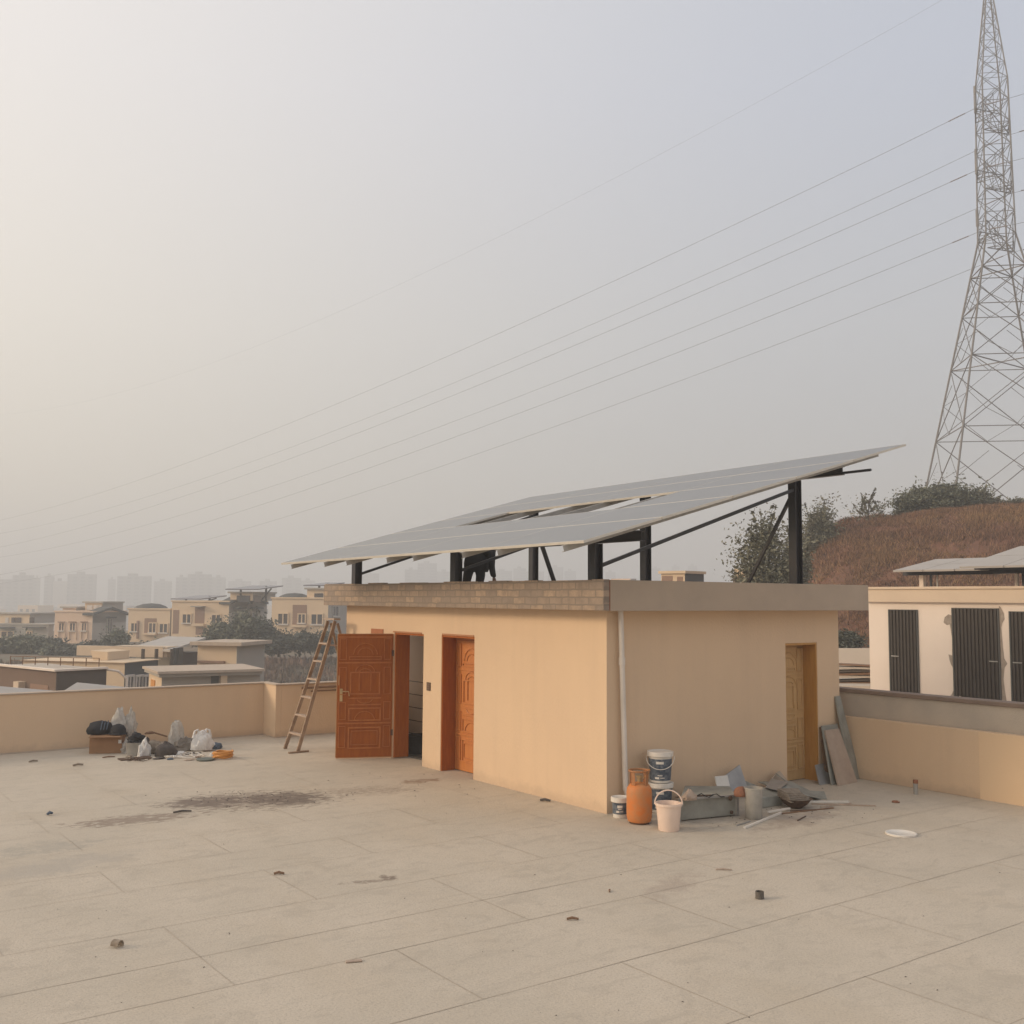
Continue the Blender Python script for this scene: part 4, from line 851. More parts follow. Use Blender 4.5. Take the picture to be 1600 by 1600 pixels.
mesh_thing('metal_duct', dt2, 'sheet', 'low brown and grey duct piece right of the clear container', 'duct', bevel=0.01)
fan('flat_sheet', [G(1185, 1242) + V((0, 0, 0.17)), G(1225, 1256) + V((0, 0, 0.16)), G(1284, 1252) + V((0, 0, 0.03)), G(1262, 1240) + V((0, 0, 0.05)), G(1235, 1238) + V((0, 0, 0.15))], (0, 0, 0.01), 'sheet', 'flat grey sheet sloping down behind the iron pan', 'sheet')
g_ = G(1243, 1262)
ip = MB().lathe(g_ + V((0, 0, 0.0)), [(0.0, 0.0), (0.08, 0.004), (0.15, 0.05), (0.205, 0.12), (0.215, 0.125), (0.20, 0.125), (0.145, 0.06), (0.07, 0.015), (0, 0.012)], 28)
mesh_thing('iron_pan', ip, 'rust', 'dark round iron pan on the floor holding an old cement sack', 'pan')
q = MB()
for i in range(5): q.prism([g_ + V((-0.22 + .02 * i, -0.10 + .03 * i, 0.10 + 0.022 * i)), g_ + V((0.20 - .02 * i, -0.13 + .03 * i, 0.095 + 0.016 * i)), g_ + V((0.21, 0.12, 0.12 + 0.02 * i)), g_ + V((-0.17, 0.16, 0.15 + 0.02 * i))], (0, 0, 0.012))
mesh_thing('cement_sack', q, 'sack', 'folded dirty cement sack lying in the iron pan', 'sack')
# strips and boards
def strip(p0, p1, wd, h, m, label, name='plastic_strip', z=0.0, group=None, cat='strip'):
    a, b = G(*p0), G(*p1); return mesh_thing(name, MB().bar(a + V((0, 0, h / 2 + 0.002 + z)), b + V((0, 0, h / 2 + 0.002 + z)), wd, h), m, label, cat, group)
strip((1163, 1295), (1221, 1271), 0.03, 0.02, 'white_plastic', 'white plastic strip nearest the viewer, before the clear container')
strip((1200, 1273), (1234, 1267), 0.025, 0.02, 'white_plastic', 'short white strip crossing the end of the nearest strip', z=0.021)
strip((1264, 1254), (1326, 1254), 0.05, 0.02, 'white_plastic', 'white plastic strip directly right of the iron pan')
strip((1268, 1257), (1368, 1260), 0.03, 0.014, 'board', 'long pale strip pointing right from the iron pan')
strip((1222, 1272), (1302, 1263), 0.03, 0.01, 'wood', 'thin brown batten lying below the iron pan', name='wooden_batten', cat='batten')
strip((1246, 1283), (1259, 1276), 0.012, 0.01, 'rust', 'small dark twig on the floor below the iron pan', name='twig', cat='twig')
fan('sheet_offcut', [G(1196, 1250) + V((0, 0, .16)), G(1216, 1256) + V((0, 0, .17)), G(1232, 1246) + V((0, 0, .2)), G(1206, 1240) + V((0, 0, .2))], (0, 0, 0.008), 'sheet2', 'pale crooked sheet lying on the low duct piece', 'sheet')
fan('sheet_offcut', [G(1262, 1250) + V((0, 0, .004)), G(1292, 1249) + V((0, 0, .004)), G(1288, 1243) + V((0, 0, .05)), G(1264, 1243) + V((0, 0, .06))], (0, 0, 0.008), 'sheet', 'bent grey offcut on the floor right behind the iron pan', 'sheet')
strip((1150, 1291), (1172, 1284), 0.02, 0.012, 'galv', 'thin metal rod lying before the right end of the duct', name='metal_rod', cat='rod')
strip((1235, 1268), (1275, 1266), 0.015, 0.012, 'rust', 'dark rusty rod just below the iron pan', name='metal_rod', cat='rod')
strip((1282, 1262), (1330, 1256), 0.018, 0.012, 'board', 'short pale lath between the two strips right of the iron pan', name='lath', cat='lath')
mesh_thing('cable_tangle', MB().tube([G(1090 + 5 * i, 1247 - 2 * (i % 3)) * 0 + V(G(1090 + 6 * i, 1243 - 3 * math.sin(i * 1.7), 0.285)) for i in range(8)], 0.007, 6), 'black', 'thin black cable curled on top of the grey duct', 'cable')
XR = 4.90
board('plaster_board', G(1311, 1228), G(1340, 1222), PY(1289, 1141, -0.10) , PY(1311, 1138, -0.10), 0.03, 'board', 'broad beige board leaning in the corner by the narrow door', 'board')
board('timber_board', G(1300, 1227), G(1312, 1224), PY(1284, 1134, -0.06), PY(1309, 1131, -0.06), 0.02, 'sheet', 'darker board leaning behind the broad beige board', 'board')
board('timber_board', G(1291, 1223), G(1303, 1222), PY(1281, 1136, -0.03), PY(1289, 1135, -0.03), 0.015, 'wood', 'thin reddish brown plank leaning left of the broad beige board', 'board')
board('small_panel', G(1281, 1227), G(1299, 1224), PY(1274, 1195, -0.06), PY(1291, 1192, -0.06), 0.02, 'sheet2', 'small pale grey panel leaning at the foot of the narrow door', 'panel')
board('long_plank', G(1331, 1221), G(1345, 1216), PY(1306, 1088, -0.03) , PY(1313, 1087, -0.03), 0.03, 'sheet', 'long narrow grey plank leaning against the corner of the room', 'plank')
# small things lying about
g_ = G(1408, 1304)
mesh_thing('bucket_lid', MB().lathe(g_, [(0.0, 0.012), (0.15, 0.012), (0.155, 0.002), (0.175, 0.002), (0.175, 0.022), (0.158, 0.024), (0.15, 0.018), (0, 0.018)], 36), 'white_plastic', 'white round bucket lid lying alone on the right of the floor', 'lid')
g_ = G(1431, 1241)
ps = thing('pipe_stub', g_, 'short upright pipe stub near the foot of the right parapet', 'pipe')
MB().tube([g_, g_ + V((0, 0, 0.15))], 0.032, 14).build('pipe', 'galv', ps, smooth=True)
MB().lathe(g_ + V((0, 0, 0.15)), [(0.0, 0.001), (0.036, 0.001), (0.034, 0.05), (0.0, 0.05)], 14).build('cap', 'clay', ps)
g_ = G(1187, 1404)
mesh_thing('pipe_ring', MB().lathe(g_, [(0.034, 0.0), (0.039, 0.0), (0.039, 0.065), (0.034, 0.065), (0.034, 0.0)], 24), mat('grey_plastic', (0.12, 0.105, 0.09), 0.5), 'short dark grey pipe ring standing in the open floor', 'ring')
def stick(px, py, ln, ang, m, label, r=0.012, name='stick'):
    g_ = G(px, py); d = V((math.cos(ang), math.sin(ang), 0)) * ln / 2
    mb = MB().tube([g_ - d + V((0, 0, r)), g_ + V((0.0, 0.01, r * 1.6)), g_ + d + V((0, 0, r))], [r * .8, r, r * .7], 7)
    return mesh_thing(name, mb, m, label, 'debris', 'scraps scattered on the terrace floor')
stick(895, 1438, 0.10, -0.6, 'wood', 'small brown stick on the open floor left of the pipe ring', 0.012)
stick(436, 1367, 0.10, -0.5, 'wood', 'short brown stick on the floor below the soot stain', 0.014)
stick(852, 1253, 0.14, -0.9, 'dark_grey', 'dark chip of wood near the base of the long cream wall', 0.02)
stick(122, 1197, 0.16, 0.1, 'sack', 'flat brown scrap on the floor below the cardboard box', 0.018)
stick(52, 1191, 0.14, 0.2, 'sack', 'flat brown scrap at the far left of the floor', 0.016)
stick(170, 1184, 0.2, 0.0, 'wood', 'thin scrap right below the cardboard box', 0.012)
stick(78, 1274, 0.07, 0.3, 'blue_rag', 'tiny blue scrap on the left of the floor', 0.02)
stick(285, 1270, 0.22, -0.2, 'dark_grey', 'charred stick at the left foot of the soot stain', 0.014)
stick(1131, 1360, 0.16, -0.7, 'board', 'thin pale splinter left of the pipe ring', 0.008)
stick(953, 1393, 0.07, 0.8, 'wood', 'tiny brown splinter behind the small brown stick', 0.008)
g_ = G(1400, 1254)
mesh_thing('cable_ring', MB().tube([g_ + V((0.045 * math.cos(a * .5), 0.045 * math.sin(a * .5), 0.012)) for a in range(11)], 0.01, 6), 'clay', 'small reddish ring on the floor before the pipe stub', 'ring')
g_ = G(183, 1480)
cu = MB(); 
n = 14; cc = []
for i in range(n + 1):
    a = -0.6 + 3.9 * i / n; rr = 0.034 + 0.003 * i / n; cc.append((rr * math.cos(a), rr * math.sin(a)))
vs = []; ax = V((0.55, -0.83, 0)); sdv = V((0.83, 0.55, 0))
for y in (-0.035, 0.035):
    for (u, z) in cc: vs.append(g_ + ax * y + sdv * u + V((0, 0, z + 0.021)))
cu.add(vs, [(i, i + 1, n + 2 + i, n + 1 + i) for i in range(n)])
co_ = cu.build('curled_bark', 'sack'); sol = co_.modifiers.new('th', 'SOLIDIFY'); sol.thickness = 0.006
tag(co_, 'curled brown piece of cardboard on the near left floor', 'debris', 'scraps scattered on the terrace floor')
g_ = G(553, 1503)
mesh_thing('cardboard_scrap', MB().fbox(F(g_, (0.9, -0.35, 0), (0.35, 0.9, 0)), -0.06, 0.06, -0.02, 0.02, 0.002, 0.012), 'board', 'small beige scrap of board on the near floor', 'debris', 'scraps scattered on the terrace floor', bevel=0.003)
# rubble dust: beyond counting
db = MB()
for i in range(260):
    if i < 90: px, py = random.gauss(385, 60), random.gauss(1247, 8)
    elif i < 120: px, py = random.gauss(620, 60), random.gauss(1230, 14)
    elif i < 190: px, py = random.gauss(1210, 90), random.gauss(1268, 14)
    else: px, py = U(0, 1600), U(1200, 1600)
    g_ = G(px, py)
    if (g_.x > -0.05 and g_.y > -0.05) or g_.x > 4.85 or g_.y > 9.3: continue
    s = U(0.004, 0.012) * 0.8
    if i > 190: s *= 0.6
    t = U(0, 3); dx, dy = math.cos(t) * s, math.sin(t) * s
    db.add([(g_.x - dx * 2, g_.y - dy * 2, 0.0035), (g_.x + dy, g_.y - dx, 0.0035), (g_.x + dx * 2, g_.y + dy * 2, 0.0035), (g_.x - dy, g_.y + dx, 0.0035), (g_.x, g_.y, 0.004 + s * 0.8)], [(0, 1, 4), (1, 2, 4), (2, 3, 4), (3, 0, 4)])
tag(db.build('floor_grit', 'dark_grey'), 'loose grit and burnt crumbs scattered over the floor', 'grit', kind='stuff')

# ---------------------------------------------------------------- neighbour's roof and white house
nb = thing('neighbour_building', (14, -4, -7), 'flat roofed building beyond the grey cement wall', 'building')
MB().box(5.30, 24, -22, 12, -7.1, 0.44).build('lower_storey', 'white_wall', nb)
wh = thing('white_house', (14, -3, 0.44), 'white rooftop house with dark louvred doors at the right', 'house')
HX = 11.0; HY = 3.80
MB().box(HX, 18, -16, HY, 0.441, 2.68).build('wall', 'white_wall', wh)
MB().box(HX - 0.10, 18.1, -16, HY + 0.02, 2.682, 2.955).build('fascia', 'white_band', wh, bevel=0.006)
MB().box(HX - 0.13, 18.13, -16, HY + 0.03, 2.957, 3.01).build('coping', 'white_band', wh, bevel=0.006)
fw = F((HX, 0, 0), (0, -1, 0), (-1, 0, 0))
for i, (y0, y1, zt) in enumerate(((3.27, 2.63, 2.525), (1.80, 0.86, 2.575), (0.60, -0.35, 2.52))):
    u0, u1 = -y0, -y1; zb = 0.46
    d = MB().fbox(fw, u0, u1, 0.002, 0.012, zb, zt).build('metal_door', 'shutter', wh)
    rb = MB(); n = int((u1 - u0) / 0.078)
    for j in range(n):
        uc = u0 + (j + 0.5) * (u1 - u0) / n; rb.fbox(fw, uc - 0.022, uc + 0.022, 0.0125, 0.032, zb + 0.02, zt - 0.02)
    rb.build('rib', 'shutter', d)
    MB().fbox(fw, u0 - 0.03, u0, 0.001, 0.03, zb, zt).fbox(fw, u1, u1 + 0.03, 0.001, 0.03, zb, zt).fbox(fw, u0, u1, 0.014, 0.034, zt - 0.018, zt).build('frame', 'fardark', d)
    hu = u0 + 0.08 if i != 1 else u1 - 0.14
    MB().fbox(fw, hu - 0.05, hu + 0.13, 0.033, 0.045, 1.52, 1.54).build('bolt', 'galv', d)
# hacked plaster round the second door
def patch(pts, m, name, nn=0.004):
    mb = MB(); mb.prism([fw(-y, nn, z) for y, z in pts], fw.n * 0.006); return mb.build(name, m, wh)
rp1 = [(1.83, 2.42), (1.91, 2.44), (1.99, 2.38), (2.02, 2.27), (1.95, 2.22), (1.88, 2.24), (1.84, 1.95), (1.85, 1.60), (1.93, 1.62), (1.91, 1.5), (1.88, 1.42), (1.84, 1.35), (1.84, 0.9), (1.88, 0.82), (1.92, 0.78), (1.83, 0.76)]
CPm = mat('dark_cement', (0.30, 0.25, 0.205), 0.95, (0.40, 0.33, 0.27), 9, 0.8, 0.4, 30)
patch(rp1, CPm, 'hacked_patch')
rp2 = [(0.83, 2.62), (0.80, 2.60), (0.74, 2.48), (0.73, 2.36), (0.78, 2.28), (0.80, 2.2), (0.78, 1.8), (0.76, 1.6), (0.70, 1.5), (0.76, 1.42), (0.79, 1.2), (0.76, 0.9), (0.73, 0.72), (0.83, 0.70)]
patch(rp2[::-1], CPm, 'hacked_patch')
patch([(1.70, 0.80), (1.62, 0.78), (1.60, 0.70), (1.72, 0.70)][::1], CPm, 'hacked_patch', 0.036)
# white wall and stacked planks behind
ww = thing('boundary_wall', (19, 8, 0.44), 'low white wall beyond the pile of planks', 'wall')
a, b_ = PD(1296, 1013, 33), PD(1420, 1013, 33)
fq = F(V((a.x, a.y, 0)), (b_ - a), V((0, 0, 1)).cross(b_ - a)); ww_l = (b_ - a).length
MB().fbox(fq, -3, ww_l, 0, 0.15, -7, a.z).build('wall', mat('greyish_white', (0.60, 0.52, 0.44), 0.9, (0.5, 0.44, 0.37), 0.5, 0.8), ww)
MB().fbox(fq, -3, ww_l, -6, -0.001, -7, 0.6).build('ledge', mat('pale_ledge', (0.5, 0.44, 0.37), 0.9), ww)
pc = PD(1340, 1060, 28)
pl_ = thing('plank_pile', (pc.x, pc.y, 0.6), 'untidy pile of old planks before the low white wall', 'planks')
for i in range(7):
    z = 0.60 + i * 0.075; s = (i % 3 - 1) * 0.12
    f_ = F((pc.x, pc.y, z), fq.u + V((U(-.2, .2), U(-.2, .2), U(-.05, .05))), fq.n)
    MB().fbox(f_, -0.75 + s + 0.03 * i + U(-.1, .1), 1.2 + s, -0.12 - 0.02 * (i % 2), 0.35, 0, U(0.03, 0.06)).build('plank', ('wood', 'darkbrown', 'cement')[i % 3], pl_)

# small solar roofs over the white house
def small_array(name, A, Bp, depth, rise, label, posts, ncol):
    A, Bp = V(A), V(Bp); t = thing(name, (A + Bp) / 2 * 1 - V((0, 0, 0.5)), label, 'solar panels', 'solar roofs on the white house')
    u = (Bp - A).normalized(); dv = V((depth, 0, rise)); n = u.cross(dv).normalized()
    if n.z < 0: n = -n
    ln = (Bp - A).length
    for r_ in range(2):
        for c in range(ncol):
            p0 = A + u * (ln * c / ncol + 0.01) + dv * (r_ / 2 + 0.003); p1 = A + u * (ln * (c + 1) / ncol - 0.01) + dv * (r_ / 2 + 0.003); e_ = dv * (0.5 - 0.01)
            MB().prism([p0, p1, p1 + e_, p0 + e_], -n * 0.04).build('solar_panel', 'greyroof', t)
    MB().bar(A + dv * 0.25 - V((0, 0, 0.13)), Bp + dv * 0.25 - V((0, 0, 0.13)), 0.06, 0.10).build('beam', 'dark_steel', t)
    for (x, y, zt, m_, r_) in posts: MB().box(x - r_, x + r_, y - r_, y + r_, 3.012, zt).build('post', m_, t)
    return t
small_array('solar_array', (11.3, 3.39, 3.375), (11.3, 1.2, 3.375), 1.7, 0.30, 'small grey solar roof on white posts over the left end of the white house', ((11.75, 2.95, 3.33, 'white_wall', 0.05), (11.75, 2.75, 3.33, 'dark_steel', 0.02), (11.75, 2.6, 3.33, 'galv', 0.012)), 3)
small_array('solar_array', (10.6, 1.42, 3.40), (10.6, -3.2, 3.40), 2.4, 0.50, 'larger grey solar roof on dark posts at the right edge', ((11.5, 0.50, 3.35, 'dark_steel', 0.08), (11.5, 0.72, 3.35, 'white_wall', 0.03), (11.5, -2.5, 3.35, 'dark_steel', 0.08)), 5)
MB().box(11.35, 11.5, -3.2, 1.15, 3.27, 3.47).build('girder', 'dark_steel', bpy.data.objects['solar_array.001'])

# ---------------------------------------------------------------- trees and bushes
def foliage(mb, c, rx, ry, rz, n, leaf, rn, hollow=0.35, clumps=9):
    cs = []
    for i in range(clumps):
        a, b = rn.uniform(0, 6.283), rn.uniform(-0.9, 1); s = math.sqrt(max(0, 1 - b * b)); k = rn.uniform(0.3, 0.85)
        cs.append((V((c.x + rx * k * s * math.cos(a), c.y + ry * k * s * math.sin(a), c.z + rz * k * b)), rn.uniform(0.25, 0.5)))
    for i in range(int(n * 2.8)):
        cc, k = cs[rn.randrange(clumps)] if rn.random() < 0.93 else (c, 0.9)
        d = V((rn.gauss(0, 1), rn.gauss(0, 1), rn.gauss(0, 1))) * 0.5
        if d.length > 1.3: d *= 1.3 / d.length
        p = cc + V((d.x * rx * k * 1.3, d.y * ry * k * 1.3, d.z * rz * k * 1.3))
        u = V((rn.gauss(0, 1), rn.gauss(0, 1), rn.gauss(0, .7))).normalized(); w_ = u.cross(V((rn.gauss(0, 1), rn.gauss(0, 1), rn.gauss(0, 1)))).normalized()
        l = leaf * rn.uniform(0.3, 0.75)
        mb.add([p - u * l, p + w_ * l * 0.45, p + u * l, p - w_ * l * 0.45], [(0, 1, 2, 3)])
    return cs
def tree(base, h, rx, rz, n, leaf, m, label, seed, name='tree', cat='tree', group=None, spiky=0.0, trunk=0.12, low=0.25, clumps=10):
    rn = random.Random(seed); base = V(base); t = thing(name, base, label, cat, group)
    c = base + V((0, 0, h - rz)); fm = MB(); cs = foliage(fm, c, rx, rx, rz, n, leaf, rn, clumps=clumps)
    tm = MB(); fork = base + V((0, 0, max(0.15, (h - 2 * rz) * 0.8 + 0.1)))
    tm.tube([base - V((0, 0, 0.4)), base + V((0.02, 0, (fork.z - base.z) * 0.5)), fork, c + V((0, 0, rz * 0.3))], [trunk, trunk * 0.85, trunk * 0.7, trunk * 0.2], 7)
    for cc, k in cs: tm.tube([fork, fork.lerp(cc, 0.5) + V((0, 0, 0.1)), cc], [trunk * 0.45, trunk * 0.3, trunk * 0.1], 5)
    if spiky:
        for i in range(int(26 * spiky)):
            a = rn.uniform(0, 6.28); cc, k = cs[rn.randrange(len(cs))]; e = cc + V((math.cos(a) * rx * 0.35, math.sin(a) * rx * 0.35, rn.uniform(0.2, 0.9) * rz)); tm.tube([cc, e], [0.02, 0.006], 4)
            for j in range(14):
                p = cc.lerp(e, rn.uniform(0.4, 1.05)); u = V((rn.gauss(0, 1), rn.gauss(0, 1), rn.gauss(0, 1))).normalized(); w_ = u.cross(V((0.3, 0.5, 0.8))).normalized(); l = leaf * 0.8
                fm.add([p - u * l, p + w_ * l * 0.4, p + u * l, p - w_ * l * 0.4], [(0, 1, 2, 3)])
    tm.build('trunk', 'bark', t); fm.build('crown', m, t); return t
def tree_px(px, top, bot, d, wpx, n, leaf, m, label, seed, **k):
    b = PD(px, bot, d); tp = PD(px, top, d); h = tp.z - b.z; rx = wpx / 2 / FX * d * 1.04; rz = k.pop('rzf', 0.45) * h
    return tree((b.x, b.y, b.z), h, rx, rz, n, leaf, m, label, seed, **k)
# right: in front of and along the hill
tree_px(1192, 822, 985, 38, 92, 3300, 0.13, 'leaf_dry', 'olive green tree standing at the left foot of the hill, behind the brace', 3, spiky=1.6, rzf=0.46, clumps=16)
tree_px(1245, 845, 960, 45, 46, 1900, 0.14, 'leaf_dry', 'small pale tree between the steel post and the olive tree', 5, spiky=0.6, rzf=0.45)
tree_px(1288, 782, 900, 58, 66, 3000, 0.15, 'leaf_dry', 'spiky tree rising just right of the tall steel post', 7, spiky=1.2, rzf=0.44, clumps=12)
tree_px(1358, 768, 830, 60, 62, 240, 0.13, 'leaf_dry', 'thin nearly bare shrub on the hill crest', 9, spiky=0.9, rzf=0.45, trunk=0.05)
bushes = [(1440, 768, 812, 63, 74, 3600, 0.16, 'leaf', 'dark dense bush on the crest left of the pylon', 11), (1478, 752, 812, 64, 92, 5200, 0.16, 'leaf', 'tallest dark green bush on the crest at the pylon foot', 12), (1519, 764, 808, 66, 46, 1400, 0.15, 'leaf_dry', 'looser grey green bush right of the tallest crest bush', 13),
          (1552, 777, 802, 68, 50, 1300, 0.15, 'leaf_dry', 'low bush under the pylon near the right edge', 14), (1588, 780, 802, 68, 44, 1100, 0.15, 'leaf_dry', 'low crest bush at the right edge of the picture', 15), (1412, 790, 815, 62, 30, 500, 0.12, 'leaf_dry', 'tiny shrub left of the dark crest bushes', 16)]
for px, tp_, bt, d, wp, n, lf, m_, lb, sd2 in bushes: tree_px(px, tp_, bt, d, wp, n, lf, m_, lb, sd2, name='bush', cat='bush', rzf=0.5, trunk=0.05, group='bushes on the hill crest', spiky=0.3, clumps=12)
tree_px(1330, 985, 1022, 36, 50, 1300, 0.13, 'leaf_dark', 'dark bush behind the low white wall', 21, name='bush', cat='bush', rzf=0.5, trunk=0.05)
# left: round the far houses
lt = [(12, 999, 1025, 118, 55, 2200, 0.40, 'leaf', 'grey green tree at the far left before the grey house', 31), (38, 993, 1028, 116, 46, 2200, 0.40, 'leaf', 'round tree below the left end of the pink house', 32), (70, 999, 1026, 118, 50, 2000, 0.40, 'leaf_dark', 'bushy tree directly left of the pink house', 33), (84, 1008, 1028, 112, 30, 1000, 0.35, 'leaf', 'small round tree before the left corner of the pink house', 34),
      (112, 1009, 1028, 112, 56, 2200, 0.35, 'leaf_dark', 'dark tree under the windows of the pink house', 35), (150, 1007, 1026, 112, 60, 2400, 0.35, 'leaf_dark', 'dark tree under the gable of the pink house', 36), (176, 985, 1020, 116, 40, 2000, 0.35, 'leaf', 'taller tree covering the gable window of the pink house', 37), (200, 1009, 1024, 110, 44, 1500, 0.35, 'leaf', 'bushy tree before the house with three square windows', 38),
      (240, 1001, 1018, 112, 40, 900, 0.3, 'leaf_dry', 'thin brown green shrub below the three square windows', 39),
      (350, 971, 1012, 105, 44, 2200, 0.34, 'leaf', 'tree left of the tall dark tree before the grey gables', 41), (384, 959, 1010, 104, 50, 3400, 0.34, 'leaf', 'tallest grey green tree before the grey gables', 42), (410, 973, 1010, 104, 44, 2200, 0.34, 'leaf_dark', 'tree joining the long dark hedge on its left end', 43),
      (435, 989, 1016, 102, 52, 2600, 0.3, 'leaf_dark', 'first bush of the long dark hedge below the cream house', 44), (468, 988, 1016, 102, 56, 2800, 0.3, 'leaf_dark', 'middle bush of the long dark hedge below the cream house', 45), (505, 987, 1016, 102, 56, 2600, 0.3, 'leaf_dark', 'last bush of the dark hedge, behind the ladder', 46), (330, 993, 1012, 106, 40, 1200, 0.3, 'leaf_dark', 'low dark bush right of the sloping grey shed roof', 47)]
for px, tp_, bt, d, wp, n, lf, m_, lb, sd2 in lt: tree_px(px, tp_, bt + 4, d, wp, n, lf, m_, lb, sd2, rzf=0.5, trunk=0.12, group='trees round the far houses', clumps=14)

# ---------------------------------------------------------------- far houses
UV = V((0.656, -0.755, 0)); VV = V((0.755, 0.656, 0))        # lit facade runs along UV, shaded side along VV
class House:
    def __init__(s, label, px, d, xl, xr, top, bot, m1='farwall', m2='fargrey', name='far_house', cat='house', group=None, roof=True, th=None, uv=None, vv=None):
        UV, VV = uv or globals()['UV'], vv or globals()['VV']
        s.c = PD(px, top, d); s.top = s.c.z; s.bot = PD(px, bot, d).z
        s.U = F(V((s.c.x, s.c.y, 0)), UV, -VV); s.Vf = F(V((s.c.x, s.c.y, 0)), VV, UV)
        s.l = s.on(s.U, xl, top)[0]; s.r = s.on(s.Vf, xr, top)[0]
        s.t = thing(name, (s.c.x, s.c.y, s.bot), label, cat, group)
        s.block(s.l, 0, 0, s.r, s.bot, s.top, m1, m2)
        if roof: MB().fbox(s.U, s.l - 0.12, 0.12, -s.r - 0.12, 0.12, s.top + 0.002, s.top + (th or 0.18)).build('roof', m1, s.t)
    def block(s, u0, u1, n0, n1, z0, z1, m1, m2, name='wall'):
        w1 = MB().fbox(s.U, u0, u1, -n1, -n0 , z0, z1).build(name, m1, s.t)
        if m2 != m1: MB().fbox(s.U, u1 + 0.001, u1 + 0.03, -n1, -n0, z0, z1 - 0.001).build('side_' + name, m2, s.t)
        return w1
    def on(s, fr, px, py):                          # pixel -> (across, up) on that face
        r = ray(px, py); t = (fr.o - CO).dot(fr.n) / r.dot(fr.n); p = CO + r * t; return (p - fr.o).dot(fr.u), p.z
    def rect(s, side, x0, y0, x1, y1, m, name, n0=0.0, n1=0.06, parent=None):
        fr = s.U if side == 'u' else s.Vf; off = 0.0 if side == 'u' else 0.031
        a, zt = s.on(fr, x0, y0); b, _ = s.on(fr, x1, y0); xm = (x0 + x1) / 2; _, zb = s.on(fr, xm, y1)
        return MB().fbox(fr, min(a, b), max(a, b), off + n0, off + n1, zb, zt).build(name, m, parent or s.t), fr, min(a, b), max(a, b), zb, zt, off
    def window(s, side, x0, y0, x1, y1, m='glass', sill=True, frame='farwall'):
        o, fr, a, b, zb, zt, off = s.rect(side, x0, y0, x1, y1, m, 'window')
        w = 0.12
        MB().fbox(fr, a - w, a - .001, off, off + 0.12, zb - w, zt + w).fbox(fr, b + .001, b + w, off, off + 0.12, zb - w, zt + w).fbox(fr, a, b, off, off + 0.12, zt + .001, zt + w).fbox(fr, (a + b) / 2 - 0.06, (a + b) / 2 + 0.06, off + 0.061, off + 0.1, zb, zt).build('frame', frame, o)
        if sill: MB().fbox(fr, a - w, b + w, off, off + 0.25, zb - 0.16, zb - 0.001).build('sill', 'tower_pale', o)
        return o
    def upper(s, x0, x1, y0, y1, depth, m1, m2, name='upper_storey', back=1.5):
        U2 = F(s.U.o - s.U.n * back, s.U.u, s.U.n); a, zt = s.on(U2, x0, y0); b, _ = s.on(U2, x1, y0)
        o = MB().fbox(s.U, a, b, -back - depth, -back, s.top + 0.19, zt).build(name, m1, s.t)
        MB().fbox(s.U, b + 0.001, b + 0.03, -back - depth, -back, s.top + 0.19, zt).build('side_wall', m2, o)
        MB().fbox(s.U, a - 0.25, b + 0.25, -back - depth, -back + 0.25, zt + 0.002, zt + 0.2).build('roof', 'fargrey', o)
        return o, a, b, zt, back
    def array(s, x0, x1, y0, y1, back=2.0):
        a, z0 = s.on(s.U, x0, y1); b, _ = s.on(s.U, x1, y1); z1 = s.on(s.U, x1, y0)[1] 
        n = F(s.U.o, s.U.u, s.U.n)
        o = MB().prism([s.U(a, -back, z0 + .3), s.U(b - (b - a) * 0.2, -back, z0 + .3), s.U(b, -back - 4.5, z1), s.U(a + (b - a) * 0.25, -back - 4.5, z1)], (0, 0, -0.12)).build('solar_array', mat('far_panel', (0.17, 0.16, 0.18), 0.3), s.t)
        MB().bar(s.U(b - 1.5, -back - 3, s.top), s.U(b - 1.5, -back - 3, z1 - 0.1), 0.2).bar(s.U(a + 1.5, -back - 1, s.top), s.U(a + 1.5, -back - 1, z0 + 0.3), 0.2).bar(s.U(a + 3.5, -back - 2, s.top), s.U(a + 5, -back - 2, (z0 + z1) / 2), 0.15).build('post', 'fardark', o)
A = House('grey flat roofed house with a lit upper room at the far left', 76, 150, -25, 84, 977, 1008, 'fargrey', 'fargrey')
A.window('u', 3, 987, 21, 998); A.rect('u', 1, 979, 24, 982, 'fardark', 'awning', 0, 0.8); A.rect('u', 41, 979, 72, 981, 'fardark', 'awning', 0, 0.8); A.window('u', 43, 987, 50, 997)
o, a, b, zt, bk2 = A.upper(-20, 47, 959, 977, 7, 'farwall', 'fargrey', back=1.0)
for x in (1, 10.5, 16, 21, 39):
    aa, zz = A.on(A.U, x, 965); MB().fbox(A.U, aa, aa + (0.45 if x < 30 else 0.7), -0.999, -0.9, zz - 0.7, zz).build('window', 'glass' if x > 2 else 'tower_pale', o)
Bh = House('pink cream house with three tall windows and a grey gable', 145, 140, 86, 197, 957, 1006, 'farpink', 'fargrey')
for x0, x1 in ((93.5, 100.5), (110.5, 118), (129, 135.5)):
    Bh.window('u', x0, 974, x1, 985, frame='farpink')
    Bh.rect('u', x0 - 2.2, 985.5, x0 - 1, 1000, 'farwall', 'pilaster', 0, 0.15); Bh.rect('u', x1 + 1, 985.5, x1 + 2.2, 1000, 'farwall', 'pilaster', 0, 0.15); Bh.rect('u', x0 - 1.4, 971, x1 + 1.4, 972.5, 'farniche', 'hood', 0, 0.3)
Bh.window('v', 167.5, 968, 174, 990, frame='fargrey'); Bh.rect('v', 165.5, 964, 177, 965.5, 'fardark', 'hood', 0, 0.5)
